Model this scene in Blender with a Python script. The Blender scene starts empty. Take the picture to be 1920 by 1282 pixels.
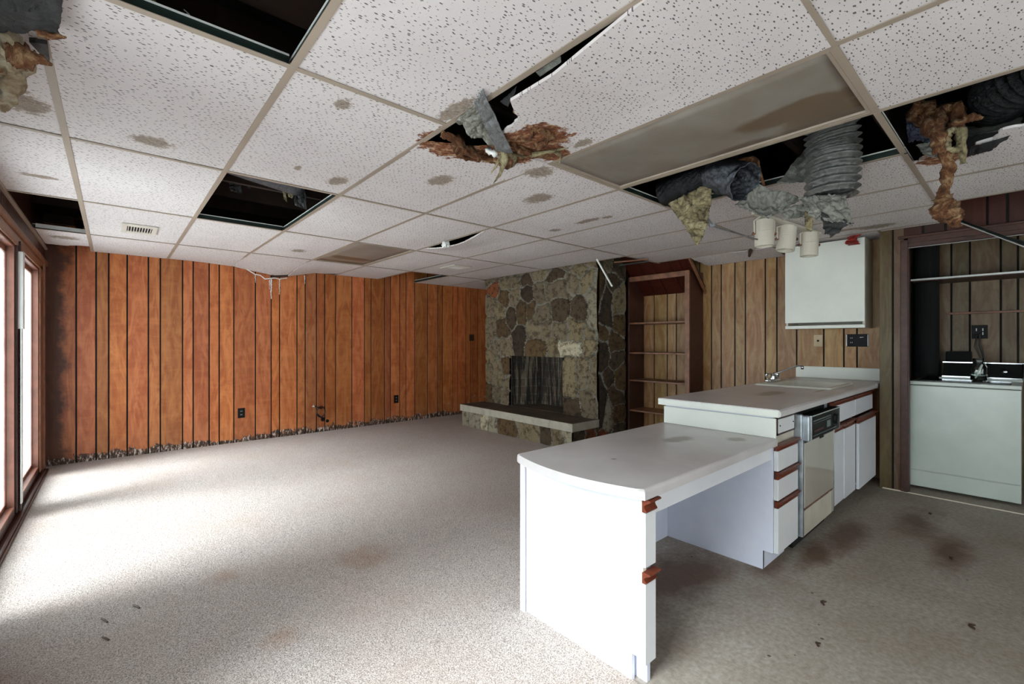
import bpy, bmesh, math, random
import numpy as np
from mathutils import Vector, Matrix, noise

PI = math.pi
S = bpy.context.scene
COL = S.collection
random.seed(7)

# ------------------------------------------------------------------ camera, world, light, exposure
CAMZ = 1.21
YAW = math.radians(41.3)
FPX = 851.0
cam_data = bpy.data.cameras.new('camera')
cam_data.sensor_width = 36.0
cam_data.lens = FPX / 1920 * 36
cam_data.clip_start = 0.02
cam = bpy.data.objects.new('camera', cam_data)
cam.location = (0, 0, CAMZ)
cam.rotation_euler = (PI / 2, 0, -YAW)
COL.objects.link(cam)
S.camera = cam

S.view_settings.view_transform = 'Standard'
S.view_settings.look = 'None'
S.view_settings.gamma = 1
S.view_settings.use_curve_mapping = False
S.view_settings.exposure = 0.1
S.cycles.max_bounces = 10
S.cycles.diffuse_bounces = 8
S.cycles.sample_clamp_indirect = 6

world = bpy.data.worlds.new('overcast_sky')
S.world = world
world.use_nodes = True
wn = world.node_tree
wn.nodes.clear()
w_out = wn.nodes.new('ShaderNodeOutputWorld')
w_bg = wn.nodes.new('ShaderNodeBackground')
w_tc = wn.nodes.new('ShaderNodeTexCoord')
w_sep = wn.nodes.new('ShaderNodeSeparateXYZ')
w_rmp = wn.nodes.new('ShaderNodeValToRGB')
wn.links.new(w_tc.outputs['Generated'], w_sep.inputs[0])
wn.links.new(w_sep.outputs['Z'], w_rmp.inputs[0])
w_rmp.color_ramp.elements[0].position = 0.0
w_rmp.color_ramp.elements[0].color = (0.80, 0.84, 0.86, 1)
w_rmp.color_ramp.elements[1].position = 0.6
w_rmp.color_ramp.elements[1].color = (0.95, 0.97, 1.0, 1)
wn.links.new(w_rmp.outputs[0], w_bg.inputs[0])
w_bg.inputs[1].default_value = 4.6
wn.links.new(w_bg.outputs[0], w_out.inputs[0])


sun_d = bpy.data.lights.new('hazy_sun', 'SUN')
sun_d.energy = 25.0
sun_d.angle = math.radians(38)
sun_d.color = (0.94, 0.97, 1.0)
sun = bpy.data.objects.new('hazy_sun', sun_d)
sun.rotation_euler = Vector((-math.cos(math.radians(42)), -.10, math.sin(math.radians(42)))).to_track_quat('Z', 'Y').to_euler()
sun.location = (-6, 2, 6)
COL.objects.link(sun)


def portal(loc, rot, sx, sy):
    d = bpy.data.lights.new('sky_portal', 'AREA')
    d.shape = 'RECTANGLE'
    d.size, d.size_y = sx, sy
    d.cycles.is_portal = True
    o = bpy.data.objects.new('sky_portal', d)
    o.location, o.rotation_euler = loc, rot
    COL.objects.link(o)


# openings of the window wall: (y0, y1) ; all between z 0.07 and 1.86
WIN = [(4.80, 5.80), (2.92, 4.50), (0.20, 1.60), (-3.1, -1.0)]
WZ0, WZ1 = 0.09, 1.86
for a, b in WIN:
    portal((-0.60, (a + b) / 2, (WZ0 + WZ1) / 2), (0, -PI / 2, 0), WZ1 - WZ0, b - a)
REAR_FILL = (0.6, 3.6, 0.5, 1.9)  # unseen rear window, assumed and added as fill from behind the camera
portal(((REAR_FILL[0] + REAR_FILL[1]) / 2, -3.6, (REAR_FILL[2] + REAR_FILL[3]) / 2), (PI / 2, 0, 0), REAR_FILL[1] - REAR_FILL[0], REAR_FILL[3] - REAR_FILL[2])

# ------------------------------------------------------------------ helpers
FW = (math.sin(YAW), math.cos(YAW))
RT = (math.cos(YAW), -math.sin(YAW))


def at(u, v, d):
    """world point seen at pixel (u, v) of the photograph, d metres in front of the camera"""
    a = (u - 960) / FPX
    return Vector(((FW[0] + RT[0] * a) * d, (FW[1] + RT[1] * a) * d, CAMZ + (641 - v) / FPX * d))


def ac(u, v, f=.95):
    """world point at pixel (u, v) just under the ceiling; f = 1 lies in the ceiling plane"""
    return at(u, v, f * 777.8 / (641 - v))


def on_x(u, v, X):
    a = (u - 960) / FPX
    dx, dy = FW[0] + RT[0] * a, FW[1] + RT[1] * a
    t = X / dx
    return (dy * t, CAMZ + (641 - v) / FPX * t)


def on_y(u, v, Y):
    a = (u - 960) / FPX
    dx, dy = FW[0] + RT[0] * a, FW[1] + RT[1] * a
    t = Y / dy
    return (dx * t, CAMZ + (641 - v) / FPX * t)


def empty(name, loc, label=None, cat=None, group=None, rotz=0):
    o = bpy.data.objects.new(name, None)
    o.empty_display_size = 0.1
    o.location = loc
    o.rotation_euler = (0, 0, rotz)
    COL.objects.link(o)
    if label:
        tag(o, label, cat, group)
    return o


def tag(o, label, cat, group=None):
    o['label'] = label
    o['category'] = cat
    if group:
        o['group'] = group
    return o


def struct(o):
    o['kind'] = 'structure'
    return o


def wloc(o):
    v = Vector(o.location)
    while o.parent:
        o = o.parent
        v += Vector(o.location)
    return v


class MB:
    """collects shapes in world coordinates; build() links them as one mesh object"""

    def __init__(self):
        self.bm = bmesh.new()
        self.mi = 0

    def _tag(self, faces):
        for f in faces:
            f.material_index = self.mi

    def box(self, x0, x1, y0, y1, z0, z1, bev=0.0, seg=2):
        r = bmesh.ops.create_cube(self.bm, size=1)
        vs = r['verts']
        for v in vs:
            v.co = Vector(((x0 + x1) / 2 + v.co.x * (x1 - x0), (y0 + y1) / 2 + v.co.y * (y1 - y0), (z0 + z1) / 2 + v.co.z * (z1 - z0)))
        fs = list({f for v in vs for f in v.link_faces})
        self._tag(fs)
        if bev > 0:
            es = list({e for v in vs for e in v.link_edges})
            r = bmesh.ops.bevel(self.bm, geom=es, offset=bev, segments=seg, affect='EDGES', profile=0.5)
            self._tag(r['faces'])
        return vs

    def obox(self, p0, p1, w, h, up=Vector((0, 0, 1))):
        """bar from p0 to p1, width w, height h"""
        p0, p1 = Vector(p0), Vector(p1)
        d = (p1 - p0).normalized()
        s = d.cross(up)
        if s.length < 1e-4:
            s = Vector((1, 0, 0))
        s.normalize()
        t = s.cross(d).normalized()
        vs = []
        for p in (p0, p1):
            for a, b in ((-1, -1), (1, -1), (1, 1), (-1, 1)):
                vs.append(self.bm.verts.new(p + s * (a * w / 2) + t * (b * h / 2)))
        fs = [self.bm.faces.new([vs[i] for i in q]) for q in ((0, 3, 2, 1), (4, 5, 6, 7), (0, 1, 5, 4), (1, 2, 6, 5), (2, 3, 7, 6), (3, 0, 4, 7))]
        self._tag(fs)

    def prism(self, pts, ax, a0, a1):
        """extrude a 2-D outline along axis ax ('x','y','z')"""
        def mk(p, a):
            if ax == 'x':
                return (a, p[0], p[1])
            if ax == 'y':
                return (p[0], a, p[1])
            return (p[0], p[1], a)
        A = [self.bm.verts.new(mk(p, a0)) for p in pts]
        B = [self.bm.verts.new(mk(p, a1)) for p in pts]
        n = len(pts)
        fs = [self.bm.faces.new(A[::-1]), self.bm.faces.new(B)]
        for i in range(n):
            fs.append(self.bm.faces.new((A[i], A[(i + 1) % n], B[(i + 1) % n], B[i])))
        self._tag(fs)
        return A + B

    def tube(self, path, rad, seg=10, cap=True, fn=None):
        path = [Vector(p) for p in path]
        n = len(path)
        rads = rad if isinstance(rad, (list, tuple)) else [rad] * n
        rings = []
        prev = None
        for i, p in enumerate(path):
            d = (path[min(i + 1, n - 1)] - path[max(i - 1, 0)])
            if d.length < 1e-9:
                d = Vector((0, 0, 1))
            d.normalize()
            if prev is None:
                s = d.orthogonal().normalized()
            else:
                s = (prev - d * prev.dot(d))
                s = s.normalized() if s.length > 1e-6 else d.orthogonal().normalized()
            prev = s
            t = d.cross(s)
            ring = []
            for k in range(seg):
                a = 2 * PI * k / seg
                r = rads[i]
                if fn:
                    r *= fn(i, a)
                ring.append(self.bm.verts.new(p + s * (math.cos(a) * r) + t * (math.sin(a) * r)))
            rings.append(ring)
        fs = []
        for i in range(n - 1):
            for k in range(seg):
                fs.append(self.bm.faces.new((rings[i][k], rings[i][(k + 1) % seg], rings[i + 1][(k + 1) % seg], rings[i + 1][k])))
        if cap:
            fs.append(self.bm.faces.new(rings[0][::-1]))
            fs.append(self.bm.faces.new(rings[-1]))
        self._tag(fs)

    def lathe(self, c, prof, seg=32, axis=Vector((0, 0, 1))):
        """profile [(r, h)] turned round axis through c"""
        c = Vector(c)
        axis = Vector(axis).normalized()
        s = axis.orthogonal().normalized()
        t = axis.cross(s)
        rings = []
        for r, h in prof:
            if r < 1e-6:
                rings.append([self.bm.verts.new(c + axis * h)])
            else:
                rings.append([self.bm.verts.new(c + axis * h + s * (math.cos(2 * PI * k / seg) * r) + t * (math.sin(2 * PI * k / seg) * r)) for k in range(seg)])
        fs = []
        for A, B in zip(rings[:-1], rings[1:]):
            for k in range(seg):
                if len(A) == 1 and len(B) == 1:
                    continue
                if len(A) == 1:
                    fs.append(self.bm.faces.new((A[0], B[(k + 1) % seg], B[k])))
                elif len(B) == 1:
                    fs.append(self.bm.faces.new((A[k], A[(k + 1) % seg], B[0])))
                else:
                    fs.append(self.bm.faces.new((A[k], A[(k + 1) % seg], B[(k + 1) % seg], B[k])))
        self._tag(fs)

    def grid(self, fn, nu, nv, skip=None):
        V = [[None] * (nv + 1) for _ in range(nu + 1)]
        for i in range(nu + 1):
            for j in range(nv + 1):
                V[i][j] = self.bm.verts.new(fn(i / nu, j / nv))
        fs = []
        for i in range(nu):
            for j in range(nv):
                if skip and skip((i + .5) / nu, (j + .5) / nv):
                    continue
                fs.append(self.bm.faces.new((V[i][j], V[i + 1][j], V[i + 1][j + 1], V[i][j + 1])))
        self._tag(fs)
        return V

    def build(self, name, mats, parent=None, smooth=False, solid=0.0, sub=0, recalc=True):
        if recalc:
            bmesh.ops.recalc_face_normals(self.bm, faces=self.bm.faces[:])
        off = wloc(parent) if parent else Vector((0, 0, 0))
        if parent is None:
            xs = [v.co for v in self.bm.verts]
            if xs:
                pass
        for v in self.bm.verts:
            v.co -= off
        me = bpy.data.meshes.new(name)
        self.bm.to_mesh(me)
        self.bm.free()
        if not isinstance(mats, (list, tuple)):
            mats = [mats]
        for m in mats:
            me.materials.append(m)
        if smooth:
            for p in me.polygons:
                p.use_smooth = True
        o = bpy.data.objects.new(name, me)
        COL.objects.link(o)
        if parent:
            o.parent = parent
        if solid:
            md = o.modifiers.new('solid', 'SOLIDIFY')
            md.thickness = solid
            md.offset = 0
        if sub:
            md = o.modifiers.new('sub', 'SUBSURF')
            md.levels = md.render_levels = sub
        return o


def bxo(name, mat, parent, *a, bev=0.0):
    m = MB()
    m.box(*a, bev=bev)
    return m.build(name, mat, parent)


# ------------------------------------------------------------------ materials
def mat_base(name):
    m = bpy.data.materials.new(name)
    m.use_nodes = True
    nt = m.node_tree
    nt.nodes.clear()
    out = nt.nodes.new('ShaderNodeOutputMaterial')
    b = nt.nodes.new('ShaderNodeBsdfPrincipled')
    nt.links.new(b.outputs[0], out.inputs[0])
    return m, nt, b


def nd(nt, t, **kw):
    n = nt.nodes.new('ShaderNode' + t)
    for k, v in kw.items():
        setattr(n, k, v)
    return n


def s2l(c):
    return tuple((x / 255 / 12.92) if x / 255 <= 0.04045 else ((x / 255 + 0.055) / 1.055) ** 2.4 for x in c) + (1.0,)


def obj_co(nt, scale=(1, 1, 1), rot=(0, 0, 0)):
    tc = nd(nt, 'NewGeometry')
    mp = nd(nt, 'Mapping')
    mp.inputs['Scale'].default_value = scale
    mp.inputs['Rotation'].default_value = rot
    nt.links.new(tc.outputs['Position'], mp.inputs[0])
    return mp.outputs[0]


def noise_n(nt, co, scale, detail=4, rough=0.55, dist=0.0):
    n = nd(nt, 'TexNoise')
    n.inputs['Scale'].default_value = scale
    n.inputs['Detail'].default_value = detail
    n.inputs['Roughness'].default_value = rough
    n.inputs['Distortion'].default_value = dist
    nt.links.new(co, n.inputs['Vector'])
    return n.outputs['Fac']


def ramp(nt, fac, stops, interp='LINEAR'):
    r = nd(nt, 'ValToRGB')
    r.color_ramp.interpolation = interp
    els = r.color_ramp.elements
    while len(els) < len(stops):
        els.new(0.5)
    for e, (p, c) in zip(els, stops):
        e.position = p
        e.color = c if len(c) == 4 else tuple(c) + (1,)
    nt.links.new(fac, r.inputs[0])
    return r.outputs[0]


def mixc(nt, fac, a, b, mode='MIX'):
    m = nd(nt, 'Mix', data_type='RGBA', blend_type=mode)
    if isinstance(fac, (int, float)):
        m.inputs[0].default_value = fac
    else:
        nt.links.new(fac, m.inputs[0])
    for i, x in ((6, a), (7, b)):
        if isinstance(x, tuple):
            m.inputs[i].default_value = x
        else:
            nt.links.new(x, m.inputs[i])
    return m.outputs[2]


def mth(nt, op, a, b=None, clamp=False):
    m = nd(nt, 'Math', operation=op, use_clamp=clamp)
    for i, x in enumerate((a, b)):
        if x is None:
            continue
        if isinstance(x, (int, float)):
            m.inputs[i].default_value = x
        else:
            nt.links.new(x, m.inputs[i])
    return m.outputs[0]


def bump(nt, b, h, strength=0.3, dist=0.01):
    n = nd(nt, 'Bump')
    n.inputs['Strength'].default_value = strength
    n.inputs['Distance'].default_value = dist
    nt.links.new(h, n.inputs['Height'])
    nt.links.new(n.outputs[0], b.inputs['Normal'])


BW = ((0, 0, 0, 1), (1, 1, 1, 1))


def simple(name, rgb, rough=0.5, metal=0.0, var=0.12, vs=6.0, bmp=0.0, bs=40.0, dirt=None):
    """plain material with a gentle procedural unevenness"""
    m, nt, b = mat_base(name)
    co = obj_co(nt)
    c = s2l(rgb)
    n = noise_n(nt, co, vs, 5)
    lo = tuple(x * (1 - var) for x in c[:3]) + (1,)
    hi = tuple(min(1, x * (1 + var)) for x in c[:3]) + (1,)
    cc = ramp(nt, n, [(0.3, lo), (0.7, hi)])
    if dirt:
        n2 = noise_n(nt, co, dirt[1], 6, 0.7)
        f = ramp(nt, n2, [(dirt[2], BW[0]), (dirt[2] + 0.1, BW[1])])
        cc = mixc(nt, mth(nt, 'MULTIPLY', f, dirt[3]), cc, s2l(dirt[0]))
    nt.links.new(cc, b.inputs['Base Color'])
    b.inputs['Roughness'].default_value = rough
    b.inputs['Metallic'].default_value = metal
    if bmp:
        bump(nt, b, noise_n(nt, co, bs, 5, 0.6), bmp, 0.005)
    return m


def spots(nt, co, lst, amp=0.8, nscale=9.0):
    """0..1 mask, one roundish ragged spot per (x, y, rx, ry) in the xy plane of the object"""
    n = noise_n(nt, co, nscale, 6, 0.7)
    acc = None
    for (cx, cy, rx, ry) in lst:
        sub = nd(nt, 'VectorMath', operation='SUBTRACT')
        sub.inputs[1].default_value = (cx, cy, 0)
        nt.links.new(co, sub.inputs[0])
        mul = nd(nt, 'VectorMath', operation='MULTIPLY')
        mul.inputs[1].default_value = (1 / rx, 1 / ry, 0)
        nt.links.new(sub.outputs[0], mul.inputs[0])
        ln = nd(nt, 'VectorMath', operation='LENGTH')
        nt.links.new(mul.outputs[0], ln.inputs[0])
        v = ln.outputs['Value']
        acc = v if acc is None else mth(nt, 'MINIMUM', acc, v)
    v = mth(nt, 'ADD', acc, mth(nt, 'MULTIPLY', mth(nt, 'SUBTRACT', n, 0.5), amp * 2))
    return mth(nt, 'SUBTRACT', 1.0, v)      # >0 inside


def make_tile_mat():
    m, nt, b = mat_base('acoustic_tile')
    co = obj_co(nt)
    base = s2l((214, 205, 204))
    n = noise_n(nt, co, 1.3, 4)
    cc = ramp(nt, n, [(0.3, s2l((205, 196, 195))), (0.7, s2l((219, 212, 211)))])
    # fissures
    cs = obj_co(nt, (40, 92, 1), (0, 0, 0.25))
    vo = nd(nt, 'TexVoronoi', voronoi_dimensions='2D')
    vo.inputs['Scale'].default_value = 1.0
    vo.inputs['Randomness'].default_value = 1.0
    nt.links.new(cs, vo.inputs['Vector'])
    sel = nd(nt, 'SeparateColor')
    nt.links.new(vo.outputs['Color'], sel.inputs[0])
    thr = mth(nt, 'MULTIPLY', sel.outputs[0], 0.235)
    fl = mth(nt, 'LESS_THAN', vo.outputs['Distance'], thr)
    cc = mixc(nt, mth(nt, 'MULTIPLY', fl, 0.85), cc, s2l((48, 42, 40)))
    # pale grey-brown mould spots
    st = [(0.133, 2.62, .10, .09), (.667, 1.75, .035, .05), (.96, 2.60, .06, .11), (1.398, 2.21, .075, .12), (2.036, 2.06, .10, .13),
          (2.69, 2.19, .05, .14), (2.72, 2.04, .04, .06), (2.72, 2.56, .05, .07), (-0.25, 2.55, .09, .13), (1.02, 1.50, .05, .14),
          (1.396, 4.83, .08, .10), (.73, 2.54, .02, .05), (1.62, 1.35, .04, .07), (4.55, .80, .10, .16), (4.5, 1.0, .05, .2), (3.02, .30, .1, .1),
          (1.72, 1.75, .10, .10), (2.28, 2.36, .02, .04), (-.3, 3.6, .1, .05), (-.32, 5.6, .12, .1)]
    mk = spots(nt, co, st, 0.45, 14)
    f1 = ramp(nt, mth(nt, 'ADD', mk, mth(nt, 'MULTIPLY', mth(nt, 'SUBTRACT', noise_n(nt, co, 45, 5, .85), .56), 2.2)), [(0.0, BW[0]), (0.2, BW[1])])
    f2 = ramp(nt, mk, [(0.0, BW[1]), (0.35, (0.35, .35, .35, 1))])
    sp = noise_n(nt, co, 90, 4, 0.7)
    spc = ramp(nt, sp, [(0.40, s2l((60, 50, 38))), (0.62, s2l((160, 142, 122)))])
    spc = mixc(nt, f2, spc, s2l((150, 128, 108)))
    cc = mixc(nt, mth(nt, 'MULTIPLY', f1, 0.85), cc, spc)
    # deep brown soaking round the hole
    mk2 = spots(nt, co, [(1.18, 1.76, .16, .15), (1.40, 1.44, .16, .16), (1.30, 1.68, .26, .15), (1.58, 1.52, .13, .09), (3.1, .25, .1, .14)], 0.8, 11)
    g1 = ramp(nt, mk2, [(0.0, BW[0]), (0.1, BW[1])])
    bn = noise_n(nt, co, 26, 6, 0.75)
    bc = ramp(nt, bn, [(0.34, s2l((52, 24, 12))), (0.5, s2l((128, 74, 42))), (0.68, s2l((196, 170, 138)))])
    cc = mixc(nt, g1, cc, bc)
    nt.links.new(cc, b.inputs['Base Color'])
    b.inputs['Roughness'].default_value = 0.9
    h = mth(nt, 'SUBTRACT', noise_n(nt, co, 120, 3), fl)
    bump(nt, b, h, 0.35, 0.002)
    return m


def make_carpet():
    m, nt, b = mat_base('carpet_pile')
    co = obj_co(nt)
    fine = noise_n(nt, co, 210, 3, 0.75)
    mid = noise_n(nt, co, 95, 3, 0.6)
    big = noise_n(nt, co, 1.6, 5, 0.6)
    cc = ramp(nt, fine, [(0.34, s2l((92, 78, 70))), (0.50, s2l((184, 171, 163))), (0.66, s2l((226, 216, 210)))])
    cc = mixc(nt, ramp(nt, big, [(0.45, BW[0]), (0.75, (0.45, .45, .45, 1))]), cc, s2l((168, 148, 130)))
    mk = spots(nt, co, [(.42, 2.72, .10, .10), (1.05, 2.45, .2, .2), (.5, 2.02, .10, .1), (-.38, 2.3, .2, .2)], 1.1, 6)
    cc = mixc(nt, ramp(nt, mk, [(0.0, BW[0]), (0.9, (0.40, .40, .40, 1))]), cc, s2l((150, 108, 72)))
    # scattered dark specks and crumbs trodden into the pile
    vo = nd(nt, 'TexVoronoi')
    vo.inputs['Scale'].default_value = 9
    nt.links.new(co, vo.inputs['Vector'])
    sl = nd(nt, 'SeparateColor')
    nt.links.new(vo.outputs['Color'], sl.inputs[0])
    fl = mth(nt, 'LESS_THAN', vo.outputs['Distance'], mth(nt, 'MULTIPLY', mth(nt, 'SUBTRACT', sl.outputs[0], 0.55), 0.13))
    cc = mixc(nt, mth(nt, 'MULTIPLY', fl, 0.8), cc, s2l((62, 44, 36)))
    nt.links.new(cc, b.inputs['Base Color'])
    b.inputs['Roughness'].default_value = 0.95
    bump(nt, b, mth(nt, 'ADD', fine, mid), 0.65, 0.010)
    return m


def make_vinyl():
    m, nt, b = mat_base('worn_vinyl_floor')
    co = obj_co(nt)
    big = noise_n(nt, co, 1.4, 6, 0.6)
    fine = noise_n(nt, co, 45, 4, 0.7)
    cc = ramp(nt, fine, [(0.3, s2l((132, 122, 110))), (0.55, s2l((160, 151, 140))), (0.75, s2l((178, 171, 162)))])
    cc = mixc(nt, ramp(nt, big, [(0.42, BW[0]), (0.72, (0.6, .6, .6, 1))]), cc, s2l((110, 88, 66)))
    mk = spots(nt, co, [(3.4, .74, .45, .12), (4.1, .5, .5, .16), (2.2, 1.2, .5, .25), (2.75, .95, .3, .1), (3.0, -.35, .3, .2), (3.6, .30, .4, .12), (3.0, .8, .3, .1)], 1.0, 3)
    cc = mixc(nt, ramp(nt, mk, [(0.0, BW[0]), (0.7, (0.8, .8, .8, 1))]), cc, s2l((84, 54, 30)))
    vo = nd(nt, 'TexVoronoi')
    vo.inputs['Scale'].default_value = 11
    nt.links.new(co, vo.inputs['Vector'])
    sl = nd(nt, 'SeparateColor')
    nt.links.new(vo.outputs['Color'], sl.inputs[0])
    fl = mth(nt, 'LESS_THAN', vo.outputs['Distance'], mth(nt, 'MULTIPLY', mth(nt, 'SUBTRACT', sl.outputs[0], 0.45), 0.16))
    cc = mixc(nt, mth(nt, 'MULTIPLY', fl, 0.85), cc, s2l((44, 34, 28)))
    nt.links.new(cc, b.inputs['Base Color'])
    b.inputs['Roughness'].default_value = 0.62
    bump(nt, b, fine, 0.15, 0.004)
    return m


def make_panel(name, tint, figure=1.0, mould=False, axis='x'):
    """printed plywood panelling; board colours come from the 'col' attribute"""
    m, nt, b = mat_base(name)
    at_ = nd(nt, 'VertexColor', layer_name='col')
    sc = (7, 7, 1.6)
    co = obj_co(nt, sc)
    co1 = obj_co(nt)
    n1 = noise_n(nt, co, 1.4, 6, 0.62, 1.6)
    co2 = obj_co(nt, (2.2, 2.2, 9))
    n2 = noise_n(nt, co2, 1.5, 4, 0.6, 1.0)
    co3 = obj_co(nt, (60, 60, 2.5))
    n3 = noise_n(nt, co3, 2.0, 4, 0.6)
    c = mixc(nt, 1.0, at_.outputs[0], s2l(tint), 'MULTIPLY')
    dark = mixc(nt, 1.0, c, (0.68, 0.52, 0.42, 1), 'MULTIPLY')
    light = mixc(nt, 1.0, c, (1.30, 1.26, 1.2, 1), 'MULTIPLY')
    cc = mixc(nt, ramp(nt, n1, [(0.40, BW[0]), (0.62, BW[1])]), dark, c)
    cc = mixc(nt, ramp(nt, n2, [(0.48, BW[0]), (0.66, (0.75 * figure, 0, 0, 1))]), cc, light)
    cc = mixc(nt, mth(nt, 'MULTIPLY', ramp(nt, n3, [(0.5, BW[0]), (0.7, BW[1])]), 0.35), cc, dark)
    if mould:
        sp = nd(nt, 'SeparateXYZ')
        nt.links.new(co1, sp.inputs[0])
        z = sp.outputs['Z']
        x = sp.outputs['X']
        nn = noise_n(nt, obj_co(nt, (1, 1, 1)), 5, 6, 0.7)
        # corner soaked dark
        v = mth(nt, 'ADD', x, mth(nt, 'MULTIPLY', mth(nt, 'SUBTRACT', nn, 0.5), 0.38))
        g = ramp(nt, mth(nt, 'ADD', v, 0.5), [(0.10, BW[1]), (0.19, BW[0])])
        cc = mixc(nt, mth(nt, 'MULTIPLY', g, 0.82), cc, s2l((38, 14, 8)))
        # rot and peeling along the foot of the wall
        nf = noise_n(nt, obj_co(nt, (1, 1, .35)), 44, 5, 0.8)
        zz = mth(nt, 'ADD', z, mth(nt, 'MULTIPLY', mth(nt, 'SUBTRACT', noise_n(nt, co1, 7, 6, .8), 0.5), -0.34))
        foot = ramp(nt, zz, [(0.065, BW[1]), (0.078, BW[0])])
        rot = ramp(nt, nf, [(0.42, s2l((14, 9, 8))), (0.53, s2l((66, 44, 36))), (0.58, s2l((205, 190, 180)))])
        cc = mixc(nt, foot, cc, rot)
        # pale band of light low on the wall, put into the colour
        light_band = ramp(nt, mth(nt, 'ADD', z, mth(nt, 'MULTIPLY', nn, 0.06)), [(0.22, (0.30, 0, 0, 1)), (0.34, BW[0])])
        cc = mixc(nt, light_band, cc, s2l((196, 150, 112)))
        # drips of white mould at the far right end
        mr = mth(nt, 'MULTIPLY', ramp(nt, noise_n(nt, co1, 12, 5, 0.75), [(0.62, BW[0]), (0.66, BW[1])]), ramp(nt, mth(nt, 'MULTIPLY', x, 0.2), [(0.66, BW[0]), (0.9, BW[1])]))
        mr = mth(nt, 'MULTIPLY', mr, ramp(nt, z, [(0.45, BW[1]), (0.9, BW[0])]))
        cc = mixc(nt, mth(nt, 'MULTIPLY', mr, .8), cc, s2l((190, 170, 155)))
    nt.links.new(cc, b.inputs['Base Color'])
    b.inputs['Roughness'].default_value = 0.42
    b.inputs['Specular IOR Level'].default_value = 0.4
    bump(nt, b, n2, 0.12, 0.01)
    return m


def make_stone():
    m, nt, b = mat_base('field_stone')
    a = nd(nt, 'VertexColor', layer_name='col')
    co = obj_co(nt)
    n1 = noise_n(nt, co, 14, 6, 0.7, 0.4)
    n2 = noise_n(nt, co, 60, 5, 0.7)
    c = a.outputs[0]
    dark = mixc(nt, 1.0, c, (0.38, 0.33, 0.28, 1), 'MULTIPLY')
    light = mixc(nt, 1.0, c, (1.6, 1.55, 1.45, 1), 'MULTIPLY')
    cc = mixc(nt, ramp(nt, n1, [(0.40, BW[0]), (0.52, BW[1])]), dark, c)
    cc = mixc(nt, ramp(nt, n2, [(0.56, BW[0]), (0.70, BW[1])]), cc, light)
    nt.links.new(cc, b.inputs['Base Color'])
    b.inputs['Roughness'].default_value = 0.85
    bump(nt, b, mth(nt, 'ADD', n1, n2), 1.0, 0.02)
    return m


def make_firebrick():
    m, nt, b = mat_base('sooty_firebrick')
    tc = nd(nt, 'NewGeometry')
    sp = nd(nt, 'SeparateXYZ')
    nt.links.new(tc.outputs['Position'], sp.inputs[0])
    cb = nd(nt, 'CombineXYZ')
    nt.links.new(mth(nt, 'ADD', sp.outputs['X'], sp.outputs['Y']), cb.inputs['X'])
    nt.links.new(sp.outputs['Z'], cb.inputs['Y'])
    br = nd(nt, 'TexBrick')
    br.inputs['Scale'].default_value = 1.0
    br.inputs['Brick Width'].default_value = 0.22
    br.inputs['Row Height'].default_value = 0.115
    br.inputs['Mortar Size'].default_value = 0.006
    br.inputs['Color1'].default_value = s2l((120, 104, 84))
    br.inputs['Color2'].default_value = s2l((92, 78, 62))
    br.inputs['Mortar'].default_value = s2l((118, 112, 100))
    nt.links.new(cb.outputs[0], br.inputs['Vector'])
    n = noise_n(nt, obj_co(nt, (9, 9, .7)), 2.4, 6, 0.75)
    cc = mixc(nt, ramp(nt, n, [(0.42, BW[0]), (0.52, (.92, .92, .92, 1))]), br.outputs['Color'], s2l((16, 14, 13)))
    dr = noise_n(nt, obj_co(nt, (22, 22, 1.0)), 1.6, 5, 0.75)
    cc = mixc(nt, ramp(nt, dr, [(0.60, BW[0]), (0.66, (0.8, .8, .8, 1))]), cc, s2l((186, 180, 168)))
    nt.links.new(cc, b.inputs['Base Color'])
    b.inputs['Roughness'].default_value = 0.9
    return m


def make_insul(name, cols, scale=12.0):
    m, nt, b = mat_base(name)
    co = obj_co(nt)
    n = noise_n(nt, co, scale, 7, 0.72, 0.8)
    k = len(cols)
    cc = ramp(nt, n, [(0.32 + 0.36 * i / (k - 1), s2l(c)) for i, c in enumerate(cols)])
    nt.links.new(cc, b.inputs['Base Color'])
    b.inputs['Roughness'].default_value = 1.0
    bump(nt, b, noise_n(nt, co, 70, 5, 0.8), 0.9, 0.012)
    return m


def make_foil(name, rgb, metal=0.6, rough=0.38):
    m, nt, b = mat_base(name)
    co = obj_co(nt)
    n = noise_n(nt, co, 18, 6, 0.65, 1.2)
    c = s2l(rgb)
    cc = ramp(nt, n, [(0.35, tuple(x * .55 for x in c[:3]) + (1,)), (0.6, c)])
    nt.links.new(cc, b.inputs['Base Color'])
    b.inputs['Metallic'].default_value = metal
    b.inputs['Roughness'].default_value = rough
    bump(nt, b, noise_n(nt, co, 34, 5, 0.7, 2.0), 0.8, 0.01)
    return m


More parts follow.
